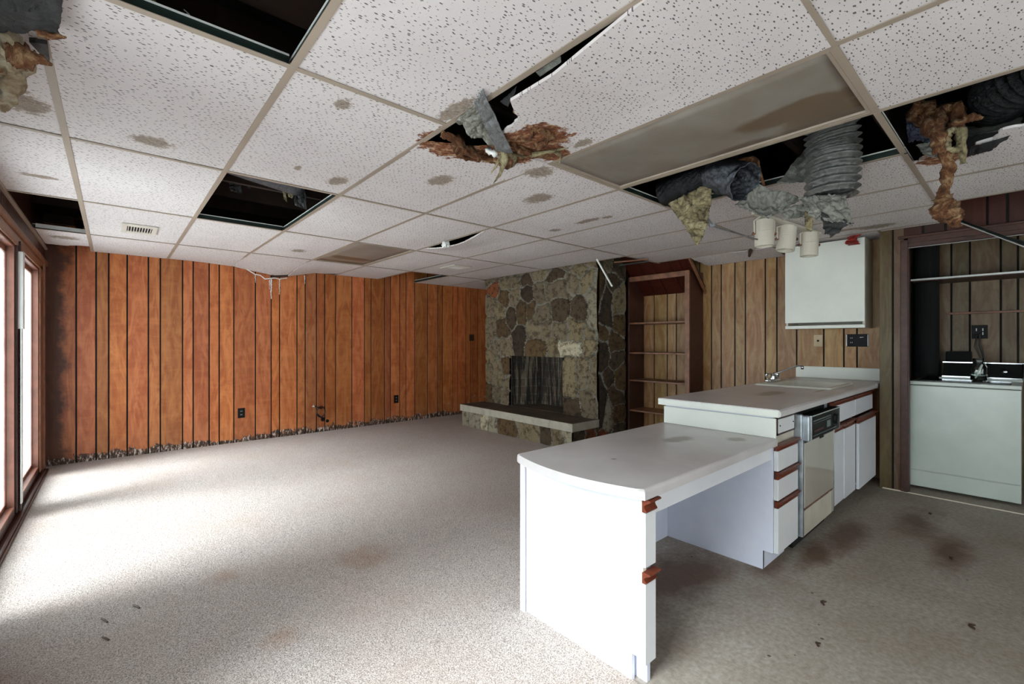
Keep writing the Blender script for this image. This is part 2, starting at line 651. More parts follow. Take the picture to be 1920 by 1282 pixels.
def make_glass_pane():
    m = bpy.data.materials.new('window_glass')
    m.use_nodes = True
    nt = m.node_tree
    nt.nodes.clear()
    out = nd(nt, 'OutputMaterial')
    tr = nd(nt, 'BsdfTransparent')
    tr.inputs[0].default_value = (0.93, 0.97, 0.98, 1)
    gl = nd(nt, 'BsdfGlossy')
    gl.inputs['Roughness'].default_value = 0.03
    fr = nd(nt, 'Fresnel')
    fr.inputs[0].default_value = 1.45
    tl_ = nd(nt, 'BsdfTranslucent')
    tl_.inputs[0].default_value = (0.85, 0.93, 0.95, 1)
    dm = nd(nt, 'MixShader')
    nt.links.new(ramp(nt, noise_n(nt, obj_co(nt), 6, 5), [(0.3, (.12, .12, .12, 1)), (0.7, (.32, .32, .32, 1))]), dm.inputs[0])
    nt.links.new(tr.outputs[0], dm.inputs[1])
    nt.links.new(tl_.outputs[0], dm.inputs[2])
    mx = nd(nt, 'MixShader')
    nt.links.new(mth(nt, 'MULTIPLY', fr.outputs[0], .45), mx.inputs[0])
    nt.links.new(dm.outputs[0], mx.inputs[1])
    nt.links.new(gl.outputs[0], mx.inputs[2])
    nt.links.new(mx.outputs[0], out.inputs[0])
    return m


def make_glass():
    m, nt, b = mat_base('clear_glass')
    b.inputs['Base Color'].default_value = (0.9, 0.97, 0.93, 1)
    b.inputs['Transmission Weight'].default_value = 1.0
    b.inputs['Roughness'].default_value = 0.02
    b.inputs['IOR'].default_value = 1.45
    return m


def make_diffuser():
    m, nt, b = mat_base('prismatic_light_diffuser')
    co = obj_co(nt)
    ck = nd(nt, 'TexChecker')
    ck.inputs['Scale'].default_value = 170
    nt.links.new(co, ck.inputs['Vector'])
    cc = ramp(nt, noise_n(nt, co, 5, 5), [(0.3, s2l((128, 118, 108))), (0.7, s2l((148, 140, 131)))])
    cc = mixc(nt, mth(nt, 'MULTIPLY', ck.outputs['Fac'], 0.22), cc, s2l((90, 82, 76)))
    mk = spots(nt, co, [(2.26, .55, .30, .2), (2.05, .62, .10, .26), (2.3, .9, .12, .2), (1.95, 4.9, .25, .12), (1.9, 5.22, .4, .1)], 0.5, 6)
    cc = mixc(nt, ramp(nt, mk, [(0.0, BW[0]), (0.25, (0.8, .8, .8, 1))]), cc, s2l((96, 74, 48)))
    nt.links.new(cc, b.inputs['Base Color'])
    b.inputs['Roughness'].default_value = 0.35
    bump(nt, b, ck.outputs['Fac'], 0.2, 0.002)
    return m


def make_laminate(name, rgb, rgb2, rough=0.4, marks=()):
    m, nt, b = mat_base(name)
    co = obj_co(nt)
    cc = ramp(nt, noise_n(nt, co, 2.2, 5, 0.6), [(0.35, s2l(rgb2)), (0.65, s2l(rgb))])
    fl = ramp(nt, noise_n(nt, co, 60, 4, 0.75), [(0.70, BW[0]), (0.76, (0.55, .55, .55, 1))])
    cc = mixc(nt, fl, cc, s2l((92, 78, 66)))
    if marks:
        mk = spots(nt, co, list(marks), 0.8, 9)
        cc = mixc(nt, ramp(nt, mk, [(0.0, BW[0]), (0.5, (0.75, .75, .75, 1))]), cc, s2l((112, 88, 62)))
    nt.links.new(cc, b.inputs['Base Color'])
    b.inputs['Roughness'].default_value = rough
    return m


M = {}
M['tile'] = make_tile_mat()
M['carpet'] = make_carpet()
M['vinyl'] = make_vinyl()
M['panel'] = make_panel('orange_wood_panelling', (196, 119, 70), 1.5, True)
M['panel2'] = make_panel('tan_wood_panelling', (172, 138, 94), .7)
M['panel4'] = make_panel('shade_toned_panelling', (118, 100, 72), .7)  # tan boards darkened in colour to carry the closet's dimness
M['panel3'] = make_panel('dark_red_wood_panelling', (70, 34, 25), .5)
M['stone'] = make_stone()
M['firebrick'] = make_firebrick()
M['tee'] = simple('tan_ceiling_tee', (160, 145, 130), 0.5, 0, .08, 3)
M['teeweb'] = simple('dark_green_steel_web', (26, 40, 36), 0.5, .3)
M['teebulb'] = simple('bright_steel_bead', (225, 225, 222), 0.4, .2)
M['white'] = make_laminate('white_melamine', (224, 225, 229), (214, 215, 220), .35)
M['whitein'] = make_laminate('white_panel_marked', (222, 224, 236), (205, 208, 222), .5)
M['cream'] = simple('cream_edge_band', (228, 218, 200), .5, 0, .06)
M['ltop'] = make_laminate('grey_white_laminate_top', (206, 201, 200), (186, 180, 178), .3, [(2.42, 1.0, .07, .05), (2.2, 1.2, .12, .06), (3.35, 1.15, .22, .07), (3.8, .98, .2, .02), (1.62, 1.18, .02, .015)])
M['lfront'] = make_laminate('cream_laminate_front', (226, 228, 218), (214, 216, 208), .35)
M['dfront'] = make_laminate('white_drawer_front', (222, 222, 222), (210, 210, 212), .35)
M['pull'] = simple('oiled_red_oak_pull', (104, 44, 22), .35, 0, .3, 30)
M['metal'] = simple('galvanised_steel', (176, 182, 188), .35, .85, .25, 20)
M['chrome'] = simple('chrome', (210, 212, 214), .12, 1.0, .05)
M['black'] = simple('black_plastic', (22, 22, 22), .35)
for n_ in M['black'].node_tree.nodes:
    if n_.type == 'BSDF_PRINCIPLED':
        n_.inputs['Specular IOR Level'].default_value = 0.18
        n_.inputs['Roughness'].default_value = 0.5
M['blackmatte'] = simple('matte_black', (9, 8, 8), .9)
M['dwdoor'] = make_laminate('almond_glossy_door', (176, 168, 156), (166, 158, 146), .08)
M['almond'] = simple('almond_enamel', (196, 188, 172), .3)
M['redwood'] = simple('dark_stained_trim', (66, 36, 26), .45, 0, .35, 18, .2)
M['brownwood'] = simple('brown_stained_wood', (124, 82, 58), .45, 0, .3, 14, .2)
M['casing'] = simple('red_brown_painted_wood', (122, 76, 60), .45, 0, .22, 12, .15)
M['casingdark'] = simple('dark_door_track', (58, 30, 24), .4, 0, .3, 12)
M['concrete'] = simple('hearth_concrete', (176, 170, 154), .8, 0, .15, 9, .3, 50, ((104, 92, 74), 5, .58, .6))
M['soot'] = simple('sooty_hearth_top', (74, 62, 48), .7, 0, .4, 5, .3, 50)
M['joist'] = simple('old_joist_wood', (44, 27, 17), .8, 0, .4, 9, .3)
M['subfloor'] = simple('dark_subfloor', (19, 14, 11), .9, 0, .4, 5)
M['duct'] = make_foil('grey_flex_duct_foil', (134, 134, 132), .6, .35)
M['ductblk'] = make_foil('black_duct_wrap', (36, 37, 40), .5, .25)
M['foil'] = make_foil('silver_green_foil_facing', (158, 157, 148), .45, .42)
M['plastic'] = make_foil('dark_grey_vapour_paper', (56, 55, 56), .05, .6)
M['ins_y'] = make_insul('mottled_glass_wool', [(52, 42, 26), (150, 136, 102), (196, 186, 150)], 14)
M['ins_b'] = make_insul('brown_glass_wool', [(46, 22, 10), (118, 74, 44), (190, 158, 118)], 20)
M['ins_p'] = make_insul('pale_glass_wool', [(120, 74, 34), (176, 158, 128), (212, 210, 190)], 7)
M['spot'] = simple('cream_spotlight_enamel', (206, 199, 184), .4, 0, .06)
M['pane'] = make_glass_pane()
M['glass'] = make_glass()
M['diffuser'] = make_diffuser()
M['ventw'] = simple('white_vent_enamel', (208, 202, 192), .4)
M['enamel'] = make_laminate('white_washer_enamel', (206, 213, 205), (192, 200, 192), .22)
M['sinkm'] = make_laminate('off_white_sink_enamel', (214, 212, 200), (196, 194, 182), .25)
M['plate'] = simple('ivory_wall_plate', (186, 164, 128), .4)
M['ground'] = simple('patio_concrete', (190, 188, 182), .9, 0, .15)
M['wallplain'] = simple('dim_painted_wall', (170, 150, 128), .7)
M['redtex'] = simple('red_cloth_scrap', (140, 34, 26), .8, 0, .4, 30)
M['wire'] = simple('black_cable_jacket', (20, 18, 18), .4)
M['whitepl'] = simple('white_plastic', (230, 230, 226), .4)
M['board'] = simple('dark_fibre_board_back', (60, 40, 26), .8, 0, .4)


def set_col(o, fn):
    me = o.data
    ca = me.color_attributes.new('col', 'FLOAT_COLOR', 'CORNER')
    for p in me.polygons:
        c = fn(p)
        for li in p.loop_indices:
            ca.data[li].color = c


# ------------------------------------------------------------------ panelled walls
def panel_wall(name, axis, const, face, a0, a1, z0, z1, grooves, mat, seed, thick=0.10, parent=None, var=1.0):
    """axis 'x': wall plane y=const running along x; axis 'y': plane x=const running along y. face: direction (+1/-1) the boards look"""
    rnd = random.Random(seed)
    g = sorted([q for q in grooves if a0 < q < a1])
    ed = [a0] + g + [a1]
    m = MB()
    m.mi = 1
    back = const - face * thick
    lo, hi = sorted((const - face * .006, back))
    if axis == 'x':
        m.box(a0, a1, lo, hi, z0, z1)
    else:
        m.box(lo, hi, a0, a1, z0, z1)
    m.mi = 0
    gw = .0065
    for i in range(len(ed) - 1):
        p0 = ed[i] + (gw if i else 0)
        p1 = ed[i + 1] - (gw if i < len(ed) - 2 else 0)
        lo, hi = sorted((const, const - face * .008))
        if axis == 'x':
            m.box(p0, p1, lo, hi, z0, z1, bev=.0015, seg=1)
        else:
            m.box(lo, hi, p0, p1, z0, z1, bev=.0015, seg=1)
    o = m.build(name, [mat, M['blackmatte']], parent)
    cols = []
    for i in range(len(ed) - 1):
        b = 1 + (rnd.uniform(.62, 1.12) - 1) * var
        cols.append((b * (1 + rnd.uniform(-.05, .05) * var), b * (1 + rnd.uniform(-.09, .09) * var), b * (1 + rnd.uniform(-.2, .16) * var), 1))
    ia = 0 if axis == 'x' else 1
    off = wloc(parent) if parent else Vector((0, 0, 0))

    def fn(p):
        a = p.center[ia] + off[ia]
        for i in range(len(ed) - 1):
            if a <= ed[i + 1] + 1e-5:
                return cols[i]
        return cols[-1]
    set_col(o, fn)
    return struct(o) if parent is None else o


GB = [on_y(u, 641, 6.27)[0] for u in (142.8, 180.2, 203.9, 238.5, 278.4, 300.7, 342.5, 362.4, 392.3, 411.2, 438.6, 479.1, 508.7, 524.3, 557.1, 572.4, 593.6, 609.2, 629.5, 660.1, 683.5, 695.9, 720.9, 732.5, 749.6, 761.5, 777.7, 802, 820.8, 830.1, 849.5, 858.8, 873.8, 883.1, 896.3)]
CEIL = 2.124
TOP = 2.56
wall_back = panel_wall('wall_back', 'x', 6.27, -1, -.65, 5.23, 0, TOP, GB + [4.95], M['panel'], 3)
GR = [2.39, 2.28, 2.13, 2.02, 1.82, 1.71, 1.53, 1.3, 1.14, 1.04] + [2.53, 2.68, 2.82, 2.94, 3.12, 3.3, 3.5, 3.7, 3.95, 4.2, 4.5, 4.8, 5.1, 5.4, 5.7, 6.0]
wall_right = panel_wall('wall_right', 'y', 5.13, -1, .82, 6.27, 0, TOP, GR, M['panel2'], 5, var=.45)
# closet: partition beside the counter, jamb, header, back and side; closet shade is put into the board colours
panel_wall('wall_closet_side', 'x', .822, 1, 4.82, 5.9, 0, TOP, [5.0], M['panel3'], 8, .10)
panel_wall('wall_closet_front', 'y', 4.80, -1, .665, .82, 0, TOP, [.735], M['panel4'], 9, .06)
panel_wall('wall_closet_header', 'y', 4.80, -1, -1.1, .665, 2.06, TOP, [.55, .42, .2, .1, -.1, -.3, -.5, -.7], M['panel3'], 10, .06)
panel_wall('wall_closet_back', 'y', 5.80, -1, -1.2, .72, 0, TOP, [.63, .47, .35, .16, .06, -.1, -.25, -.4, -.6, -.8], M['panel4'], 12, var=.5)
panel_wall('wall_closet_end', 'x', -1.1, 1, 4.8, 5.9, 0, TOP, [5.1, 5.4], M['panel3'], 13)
m = MB()
m.box(4.80, 4.92, -3.6, -1.1, 0, TOP)
struct(m.build('wall_kitchen', M['wallplain']))
m = MB()
rx0, rx1, rz0, rz1 = REAR_FILL
m.box(-.65, rx0, -3.65, -3.5, 0, TOP)
m.box(rx1, 4.92, -3.65, -3.5, 0, TOP)
m.box(rx0, rx1, -3.65, -3.5, 0, rz0)
m.box(rx0, rx1, -3.65, -3.5, rz1, TOP)
struct(m.build('wall_rear', M['wallplain']))

# window wall
m = MB()
ys = sorted(WIN)
prev = -3.5
for a, b in ys:
    m.box(-.565, -.5, prev, a, 0, TOP)
    prev = b
m.box(-.565, -.5, prev, 6.27, 0, TOP)
for a, b in ys:
    m.box(-.565, -.5, a, b, WZ1, TOP)
    m.box(-.565, -.5, a, b, 0, WZ0)
struct(m.build('wall_left', M['redwood']))
# narrow boards of the panelling above the casing
m = MB()
y = 6.255
while y > 2.3:
    m.box(-.502, -.494, y - .055, y - .003, 1.985, 2.118, bev=.001, seg=1)
    y -= .058
struct(m.build('trim_1', M['redwood']))
m = MB()
m.box(-.50, -.472, -3.4, 6.26, 1.935, 1.985, bev=.008)       # head casing
m.box(-.50, -.486, -3.4, 6.02, 1.865, 1.935, bev=.004)
m.box(-.50, -.474, 5.99, 6.055, 0, 1.935, bev=.008)           # far side casing
m.box(-.50, -.486, 5.81, 5.99, 0.05, 1.9, bev=.004)
struct(m.build('trim_2', M['brownwood']))
m = MB()
m.box(-.52, -.455, -3.4, 6.06, 0, .028, bev=.006)
m.box(-.515, -.497, -3.4, 6.0, .028, .05, bev=.003)
m.box(-.478, -.464, -3.4, 6.0, .028, .042, bev=.003)
struct(m.build('trim_3', M['casingdark']))
m = MB()
for a, b in ((4.5, 4.8), (1.60, 2.92), (-1.0, .20)):
    m.box(-.508, -.488, a + .02, b - .02, .05, 1.9, bev=.005)
    m.box(-.49, -.475, a + .06, a + .10, .05, 1.9, bev=.004)
struct(m.build('trim_4', M['casingdark']))
m = MB()
m.box(-.5, -.478, -3.4, 6.27, 2.10, 2.124, bev=.003)
struct(m.build('trim_5', M['tee']))
for i, (a, b) in enumerate(WIN):
    fr = MB()
    w = .006
    fr.box(-.575, -.499, a, a + w, WZ0, WZ1, bev=.002)
    fr.box(-.575, -.499, b - w, b, WZ0, WZ1, bev=.002)
    fr.box(-.575, -.499, a + w, b - w, WZ1 - .012, WZ1, bev=.002)
    fr.box(-.575, -.499, a + w, b - w, WZ0, WZ0 + .012, bev=.002)
    for q in (a + w, b - w - .012):
        fr.box(-.555, -.538, q, q + .012, WZ0 + .012, WZ1 - .012)
    fr.box(-.555, -.538, a + w, b - w, WZ1 - .05, WZ1 - .012)
    fr.box(-.555, -.538, a + w, b - w, WZ0 + .012, WZ0 + .04)
    wo = struct(fr.build('window_%d' % (i + 1), M['casing']))
    bxo('pane', M['pane'], wo, -.549, -.544, a + w + .008, b - w - .008, WZ0 + .03, WZ1 - .04)
fr = MB()
fr.box(rx0, rx0 + .05, -3.62, -3.52, rz0, rz1)
fr.box(rx1 - .05, rx1, -3.62, -3.52, rz0, rz1)
fr.box(rx0, rx1, -3.62, -3.52, rz1 - .05, rz1)
fr.box(rx0, rx1, -3.62, -3.52, rz0, rz0 + .05)
wo = struct(fr.build('window_5', M['casing']))  # frame of the added rear fill window, out of view
bxo('pane', M['pane'], wo, rx0 + .04, rx1 - .04, -3.575, -3.571, rz0 + .04, rz1 - .04)

# white strip on the post between the two far doors
m = MB()
m.box(-.488, -.470, 4.56, 4.60, .10, 1.83, bev=.003)
m.box(-.492, -.464, 4.555, 4.63, 1.30, 1.83, bev=.003)
tag(m.build('weather_strip', M['whitepl']), 'tall narrow white strip standing against the dark post between the two glass doors', 'weather strip')

# ------------------------------------------------------------------ floors
m = MB()
m.box(-.65, 6.0, -3.65, 6.4, -.12, -.01)
struct(m.build('floor_base', M['subfloor']))
m = MB()
m.box(-.5, 1.392, -3.5, 6.27, -.01, .006)
m.box(1.392, 5.13, 1.505, 6.27, -.01, .006)
struct(m.build('floor', M['carpet']))
m = MB()
m.box(1.392, 4.80, -3.5, 1.505, -.01, .0)
m.box(4.80, 5.8, -1.1, .82, -.01, -.0005)
m.box(4.80, 5.13, .82, 1.505, -.01, -.0005)
struct(m.build('floor_kitchen', M['vinyl']))
m = MB()
m.box(-14, -.66, -12, 16, -.3, -.06)
m.box(-.66, 14, -14, -3.66, -.3, -.06)
struct(m.build('ground', M['ground']))

# ------------------------------------------------------------------ ceiling
XS = [-.5, -.16, .45, 1.06, 1.67, 2.28, 2.89, 3.50, 4.11, 4.72, 5.13]
YS = [-3.5, -3.26, -2.04, -.82, .40, 1.62, 2.84, 4.06, 5.28, 6.27]
TZ = 2.128
# cells with no plain tile: (ix, iy)
GONE = {(1, 4), (2, 6), (0, 7), (0, 8), (6, 8), (3, 4), (3, 5), (4, 4), (5, 4), (5, 3), (6, 3), (5, 6), (4, 7), (3, 8), (2, 8)}
GONE |= {(8, 3), (9, 3), (9, 0), (9, 1), (9, 2)}
GONE |= {(8, 6), (9, 6), (8, 7), (9, 7), (9, 5), (9, 8), (9, 4), (8, 8)}


def tile_patch(m, x0, x1, y0, y1, zf, nx=6, ny=8, th=.011, outline=None):
    """a ceiling board, underside height zf(x, y); optional ragged outline"""
    if outline is None:
        outline = [(x0, y0), (x1, y0), (x1, y1), (x0, y1)]
    b = bmesh.new()
    vs = [b.verts.new((p[0], p[1], 0)) for p in outline]
    b.faces.new(vs)
    for i in range(1, nx):
        x = x0 + (x1 - x0) * i / nx
        bmesh.ops.bisect_plane(b, geom=b.verts[:] + b.edges[:] + b.faces[:], plane_co=(x, 0, 0), plane_no=(1, 0, 0))
    for j in range(1, ny):
        y = y0 + (y1 - y0) * j / ny
        bmesh.ops.bisect_plane(b, geom=b.verts[:] + b.edges[:] + b.faces[:], plane_co=(0, y, 0), plane_no=(0, 1, 0))
    low = {}
    hi = {}
    for v in b.verts:
        z = zf(v.co.x, v.co.y)
        low[v] = m.bm.verts.new((v.co.x, v.co.y, z))
        hi[v] = m.bm.verts.new((v.co.x, v.co.y, z + th))
    for f in b.faces:
        a = [low[v] for v in f.verts]
        c = [hi[v] for v in f.verts]
        try:
            m.bm.faces.new(a[::-1])
            m.bm.faces.new(c)
        except ValueError:
            pass
    for e in b.edges:
        if len(e.link_faces) == 1:
            v, w = e.verts
            try:
                m.bm.faces.new((low[v], low[w], hi[w], hi[v]))
            except ValueError:
                pass
    b.free()


def ragged(pts, amp, step=.02, seed=0, lock=()):
    """subdivide an outline and shake the vertices of the segments not in lock"""
    out = []
    n = len(pts)
    for i in range(n):
        a, b = Vector(pts[i]), Vector(pts[(i + 1) % n])
        L = (b - a).length
        if i in lock:
            out.append(tuple(a))
            continue
        k = max(1, int(L / step))
        nrm = Vector((-(b - a).y, (b - a).x)).normalized()
        for j in range(k):
            t = j / k
            p = a.lerp(b, t)
            w = min(1, 4 * min(t, 1 - t) + .15)
            d = noise.noise(Vector((p.x * 14, p.y * 14, seed))) * amp + noise.noise(Vector((p.x * 55, p.y * 55, seed + 3))) * amp * .5
            out.append(tuple(p + nrm * d * w))
    return out


ceil_m = MB()
rnd = random.Random(4)
for ix in range(len(XS) - 1):
    for iy in range(len(YS) - 1):
        if (ix, iy) in GONE:
            continue
        x0, x1, y0, y1 = XS[ix] + .003, XS[ix + 1] - .003, YS[iy] + .003, YS[iy + 1] - .003
        if x1 > 4.8 and y0 < .8:
            x1 = 4.79
        sag = rnd.uniform(.001, .007)
        if (ix, iy) == (1, 5):
            sag = .022
        if (ix, iy) in ((9, 5),):
            y1 = 2.44
        zf = lambda x, y, a=x0, b=x1, c=y0, d=y1, s=sag: TZ - s * math.sin(PI * (x - a) / (b - a)) * math.sin(PI * (y - c) / (d - c))
        tile_patch(ceil_m, x0, x1, y0, y1, zf, 4, 6)
# cut boards round the chimney and against the kitchen wall
flat = lambda x, y: TZ
for (a, b, c, d) in ((4.113, 4.717, 5.44, 6.267), (4.723, 5.13, .83, 1.617), (4.723, 4.795, .403, .81), (4.723, 5.125, 5.44, 6.267)):
    tile_patch(ceil_m, a, b, c, d, flat, 2, 2)
ceiling = struct(ceil_m.build('ceiling', M['tile']))

# grid of tees
g = MB()
fl = .012


def tee(m, axis, c, a0, a1, z=CEIL):
    if axis == 'y':          # runs along y at x=c
        bx = lambda w, z0, z1: m.box(c - w, c + w, a0, a1, z0, z1)
    else:
        bx = lambda w, z0, z1: m.box(a0, a1, c - w, c + w, z0, z1)
    m.mi = 0
    bx(fl, z, z + .0025)
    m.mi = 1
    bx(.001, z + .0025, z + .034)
    m.mi = 2
    bx(.003, z + .034, z + .040)


for x in XS[1:-2]:
    if x == 2.89:
        tee(g, 'y', x, .40, 6.26)
        continue
    tee(g, 'y', x, -3.5, 6.26 if x < 4 else 3.28)
tee(g, 'y', 4.11, 5.44, 6.26)
tee(g, 'y', 4.72, .42, 2.84)
for iy, y in enumerate(YS[1:-1]):
    for ix in range(len(XS) - 1):
        x0, x1 = XS[ix] + fl, XS[ix + 1] - fl
        yy = y
        if x0 > 4.1 and (y > 2.9 or y < .3):
            continue
        if x0 > 4.7:
            if y < 1:
                continue
        if (ix, iy + 1) == (3, 5):
            x0 += .36            # broken away at the hole
        dz = .001
        tee(g, 'x', yy, x0, x1, CEIL - .0005)
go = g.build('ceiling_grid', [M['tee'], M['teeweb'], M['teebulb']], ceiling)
# timber above
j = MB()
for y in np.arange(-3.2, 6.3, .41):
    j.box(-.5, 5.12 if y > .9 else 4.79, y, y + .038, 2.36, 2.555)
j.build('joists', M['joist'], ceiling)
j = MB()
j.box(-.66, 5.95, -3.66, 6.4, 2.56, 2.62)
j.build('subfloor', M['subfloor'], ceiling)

# --- damaged boards, each a thing
m = MB()


def zA(x, y):
    t = max(0, min(1, (y - .66) / .35)) * max(0, min(1, (1.75 - y) / .3))
    return TZ - .055 * t * max(0, 1 - (x - 1.06) / .5) ** 1.2 - .006


pts = [(1.064, .403), (1.667, .403), (1.667, 1.617), (1.30, 1.617), (1.235, 1.50), (1.20, 1.33), (1.10, 1.25), (1.064, 1.22)]
o_ = ragged(pts, .02, .02, 1, lock=(0, 1, 2, 6, 7))
tile_patch(m, 1.06, 1.67, .40, 1.62, zA, 10, 14, outline=o_)
tag(m.build('ceiling_tile', M['tile']), 'sagging ceiling tile with a torn brown corner, hanging down from the long tan rail in the middle', 'ceiling tile')
m = MB()
pts = [(1.12, 1.80), (1.064, 1.83), (1.064, 2.837), (1.667, 2.837), (1.667, 1.623), (1.42, 1.623), (1.33, 1.66), (1.22, 1.75)]
pts = pts[::-1]
o_ = ragged(pts, .02, .02, 2, lock=(2, 3, 4, 5))
tile_patch(m, 1.06, 1.67, 1.62, 2.84, lambda x, y: TZ - .012 * max(0, 1 - (y - 1.62) / .5), 8, 12, outline=o_)
tag(m.build('ceiling_tile', M['tile']), 'ceiling tile eaten away and soaked brown at its near corner, behind the big hole', 'ceiling tile')
m = MB()


def zC(x, y):
    t = math.sin(PI * max(0, min(1, (y - 2.9) / 1.05)))
    return TZ - .05 * t * max(0, 1 - (x - 2.28) / .35)


pts = [(2.284, 2.843), (2.887, 2.843), (2.887, 4.057), (2.284, 4.057), (2.284, 3.92), (2.32, 3.7), (2.335, 3.4), (2.30, 3.05)]
tile_patch(m, 2.28, 2.89, 2.84, 4.06, zC, 8, 12, outline=ragged(pts, .012, .02, 5, lock=(0, 1, 2, 3)))
tag(m.build('ceiling_tile', M['tile']), 'ceiling tile with a dark crescent gap along its sagging broken edge, towards the fireplace', 'ceiling tile')
m = MB()
pts = [(-.476, 5.30), (-.165, 5.30), (-.165, 5.95), (-.26, 5.98), (-.34, 6.06), (-.476, 6.05)]
tile_patch(m, -.5, -.16, 5.28, 6.27, flat, 4, 8, outline=ragged(pts, .03, .02, 6, lock=(0, 1, 5)))
tag(m.build('ceiling_tile', M['tile']), 'narrow ceiling tile with a broken far edge in the far left corner over the panelled wall', 'ceiling tile')
m = MB()
pts = [(2.90, -.80), (3.497, -.80), (3.497, .397), (3.08, .397), (3.04, .30), (3.09, .22), (3.0, .14), (2.90, .08), (2.89, -.2)]
tile_patch(m, 2.89, 3.5, -.82, .40, lambda x, y: TZ, 8, 12, outline=ragged(pts, .05, .02, 9, lock=(0, 1, 2)))
tag(m.build('ceiling_tile', M['tile']), 'ceiling tile with a raggedly torn edge beside the hanging brown insulation at the right', 'ceiling tile')


def zS(x, y):
    tx = max(0, 1 - abs((x - 1.52) / .5))
    ty = max(0, (y - 5.35) / .9)
    return TZ - .085 * (tx ** .8) * ty ** 1.5


m = MB()
pts = [(1.064, 5.283), (1.667, 5.283), (1.667, 6.24), (1.55, 6.255), (1.40, 6.25), (1.25, 6.26), (1.064, 6.262)]
tile_patch(m, 1.06, 1.67, 5.28, 6.27, zS, 10, 10, outline=ragged(pts, .014, .03, 12, lock=(0, 1, 6)))
tag(m.build('ceiling_tile', M['tile']), 'ceiling tile drooping low against the top of the far panelled wall', 'ceiling tile')
m = MB()
pts = [(1.673, 5.283), (2.277, 5.283), (2.277, 6.262), (1.90, 6.262), (1.673, 6.25)]
tile_patch(m, 1.67, 2.28, 5.28, 6.27, lambda x, y: TZ - .08 * max(0, 1 - (x - 1.67) / .35) * max(0, (y - 5.35) / .9) ** 1.5, 8, 8, outline=ragged(pts, .004, .05, 13, lock=(0, 1)))
tag(m.build('ceiling_tile', M['tile']), 'ceiling tile bent down at its left corner, next to the drooping tile at the far wall', 'ceiling tile')
m = MB()
tile_patch(m, .453, 1.057, 5.283, 6.262, lambda x, y: TZ - .018 * max(0, (x - .7) / .4) * max(0, (y - 5.35) / .9), 4, 4)
tag(m.build('ceiling_tile', M['tile']), 'clean ceiling tile at the far wall just left of the drooping one', 'ceiling tile')
m = MB()
tile_patch(m, 4.14, 4.717, 1.623 + 1.22, 2.86, flat, 1, 1)
m.bm.clear()
pts = [(4.74, 1.63), (5.11, 1.63), (5.11, 2.42), (4.76, 2.44), (4.73, 2.1), (4.78, 1.9)]
tile_patch(m, 4.72, 5.13, 1.62, 2.45, lambda x, y: TZ - .05 * max(0, (x - 4.72) / .4), 5, 6, outline=ragged(pts, .02, .02, 14, lock=(0, 1)))
tag(m.build('ceiling_tile', M['tile']), 'narrow broken strip of ceiling tile sagging over the kitchen panelling beside the bookcase', 'ceiling tile')
# metal edge strip hanging below the drooping tile
m = MB()
p = [on_y(460, 503, 6.24), on_y(478, 514, 6.24), on_y(488, 516, 6.24), on_y(497, 523, 6.24), on_y(515, 521, 6.24), on_y(524, 523, 6.24), on_y(538, 521, 6.24)]
m.tube([(a, 6.24, b) for a, b in p], .006, 6)
tag(m.build('edge_strip', M['whitepl']), 'bent white metal edge strip hanging under the drooping tile at the far wall', 'metal strip')
m = MB()
p = [on_y(510, 520, 6.25), on_y(540, 519, 6.25), on_y(538, 512, 6.25), on_y(510, 514, 6.25)]
m.prism([p[0], p[1], p[2], p[3]], 'y', 6.235, 6.26)
tag(m.build('tile_fragment', M['board']), 'brown scrap of board behind the hanging strip at the top of the far wall', 'scrap')
# white paint drips on the far wall
for (u, v0, v1, w) in ((508.7, 523, 560, .012), (505.5, 524, 542, .006), (524.3, 523, 552, .008), (571.5, 516, 532, .007), (479, 515, 530, .005)):
    x, z0 = on_y(u, v1, 6.26)
    _, z1 = on_y(u, v0, 6.26)
    m = MB()
    rr = random.Random(int(u))
    n = 14
    m.tube([(x + rr.uniform(-.004, .004), 6.262, z0 + (z1 - z0) * i / n) for i in range(n + 1)], [w * (.35 + .65 * i / n) * rr.uniform(.5, 1.1) for i in range(n + 1)], 6)
    m.build('drip', M['whitepl'], wall_back, smooth=True)

# ------------------------------------------------------------------ ceiling lights and vents
for (x0, x1, y0, y1, lab, sag) in ((1.67, 2.28, .40, 1.62, 'large grey ceiling light panel with a brown stained end, beside the duct opening', .012), (1.67, 2.28, 4.06, 5.28, 'brownish ceiling light panel with a sagging end near the far panelled wall', .012)):
    t = empty('ceiling_light', ((x0 + x1) / 2, (y0 + y1) / 2, TZ), lab, 'ceiling light')
    f = MB()
    w = .03
    zz = CEIL + .001
    f.box(x0 + .012, x0 + w, y0 + .012, y1 - .012, zz, zz + .012, bev=.002)
    f.box(x1 - w, x1 - .012, y0 + .012, y1 - .012, zz, zz + .012, bev=.002)
    f.box(x0 + w, x1 - w, y0 + .012, y0 + .026, zz, zz + .012, bev=.002)
    f.box(x0 + w, x1 - w, y1 - .026, y1 - .012, zz, zz + .012, bev=.002)
    f.box(x0 + .02, x1 - .02, y0 + .02, y1 - .02, zz + .05, zz + .12)
    f.build('frame', M['tee'], t)
    d = MB()
    sg = lambda a, b: Vector((x0 + w - .004 + a * (x1 - x0 - 2 * w + .008), y0 + .022 + b * (y1 - y0 - .044), zz + .010 - sag * math.sin(PI * a) * (math.sin(PI * b) + (1.2 * max(0, b - .8) if y0 > 3 else 0))))
    d.grid(sg, 8, 16)
    d.build('diffuser', M['diffuser'], t, smooth=True, solid=.003)


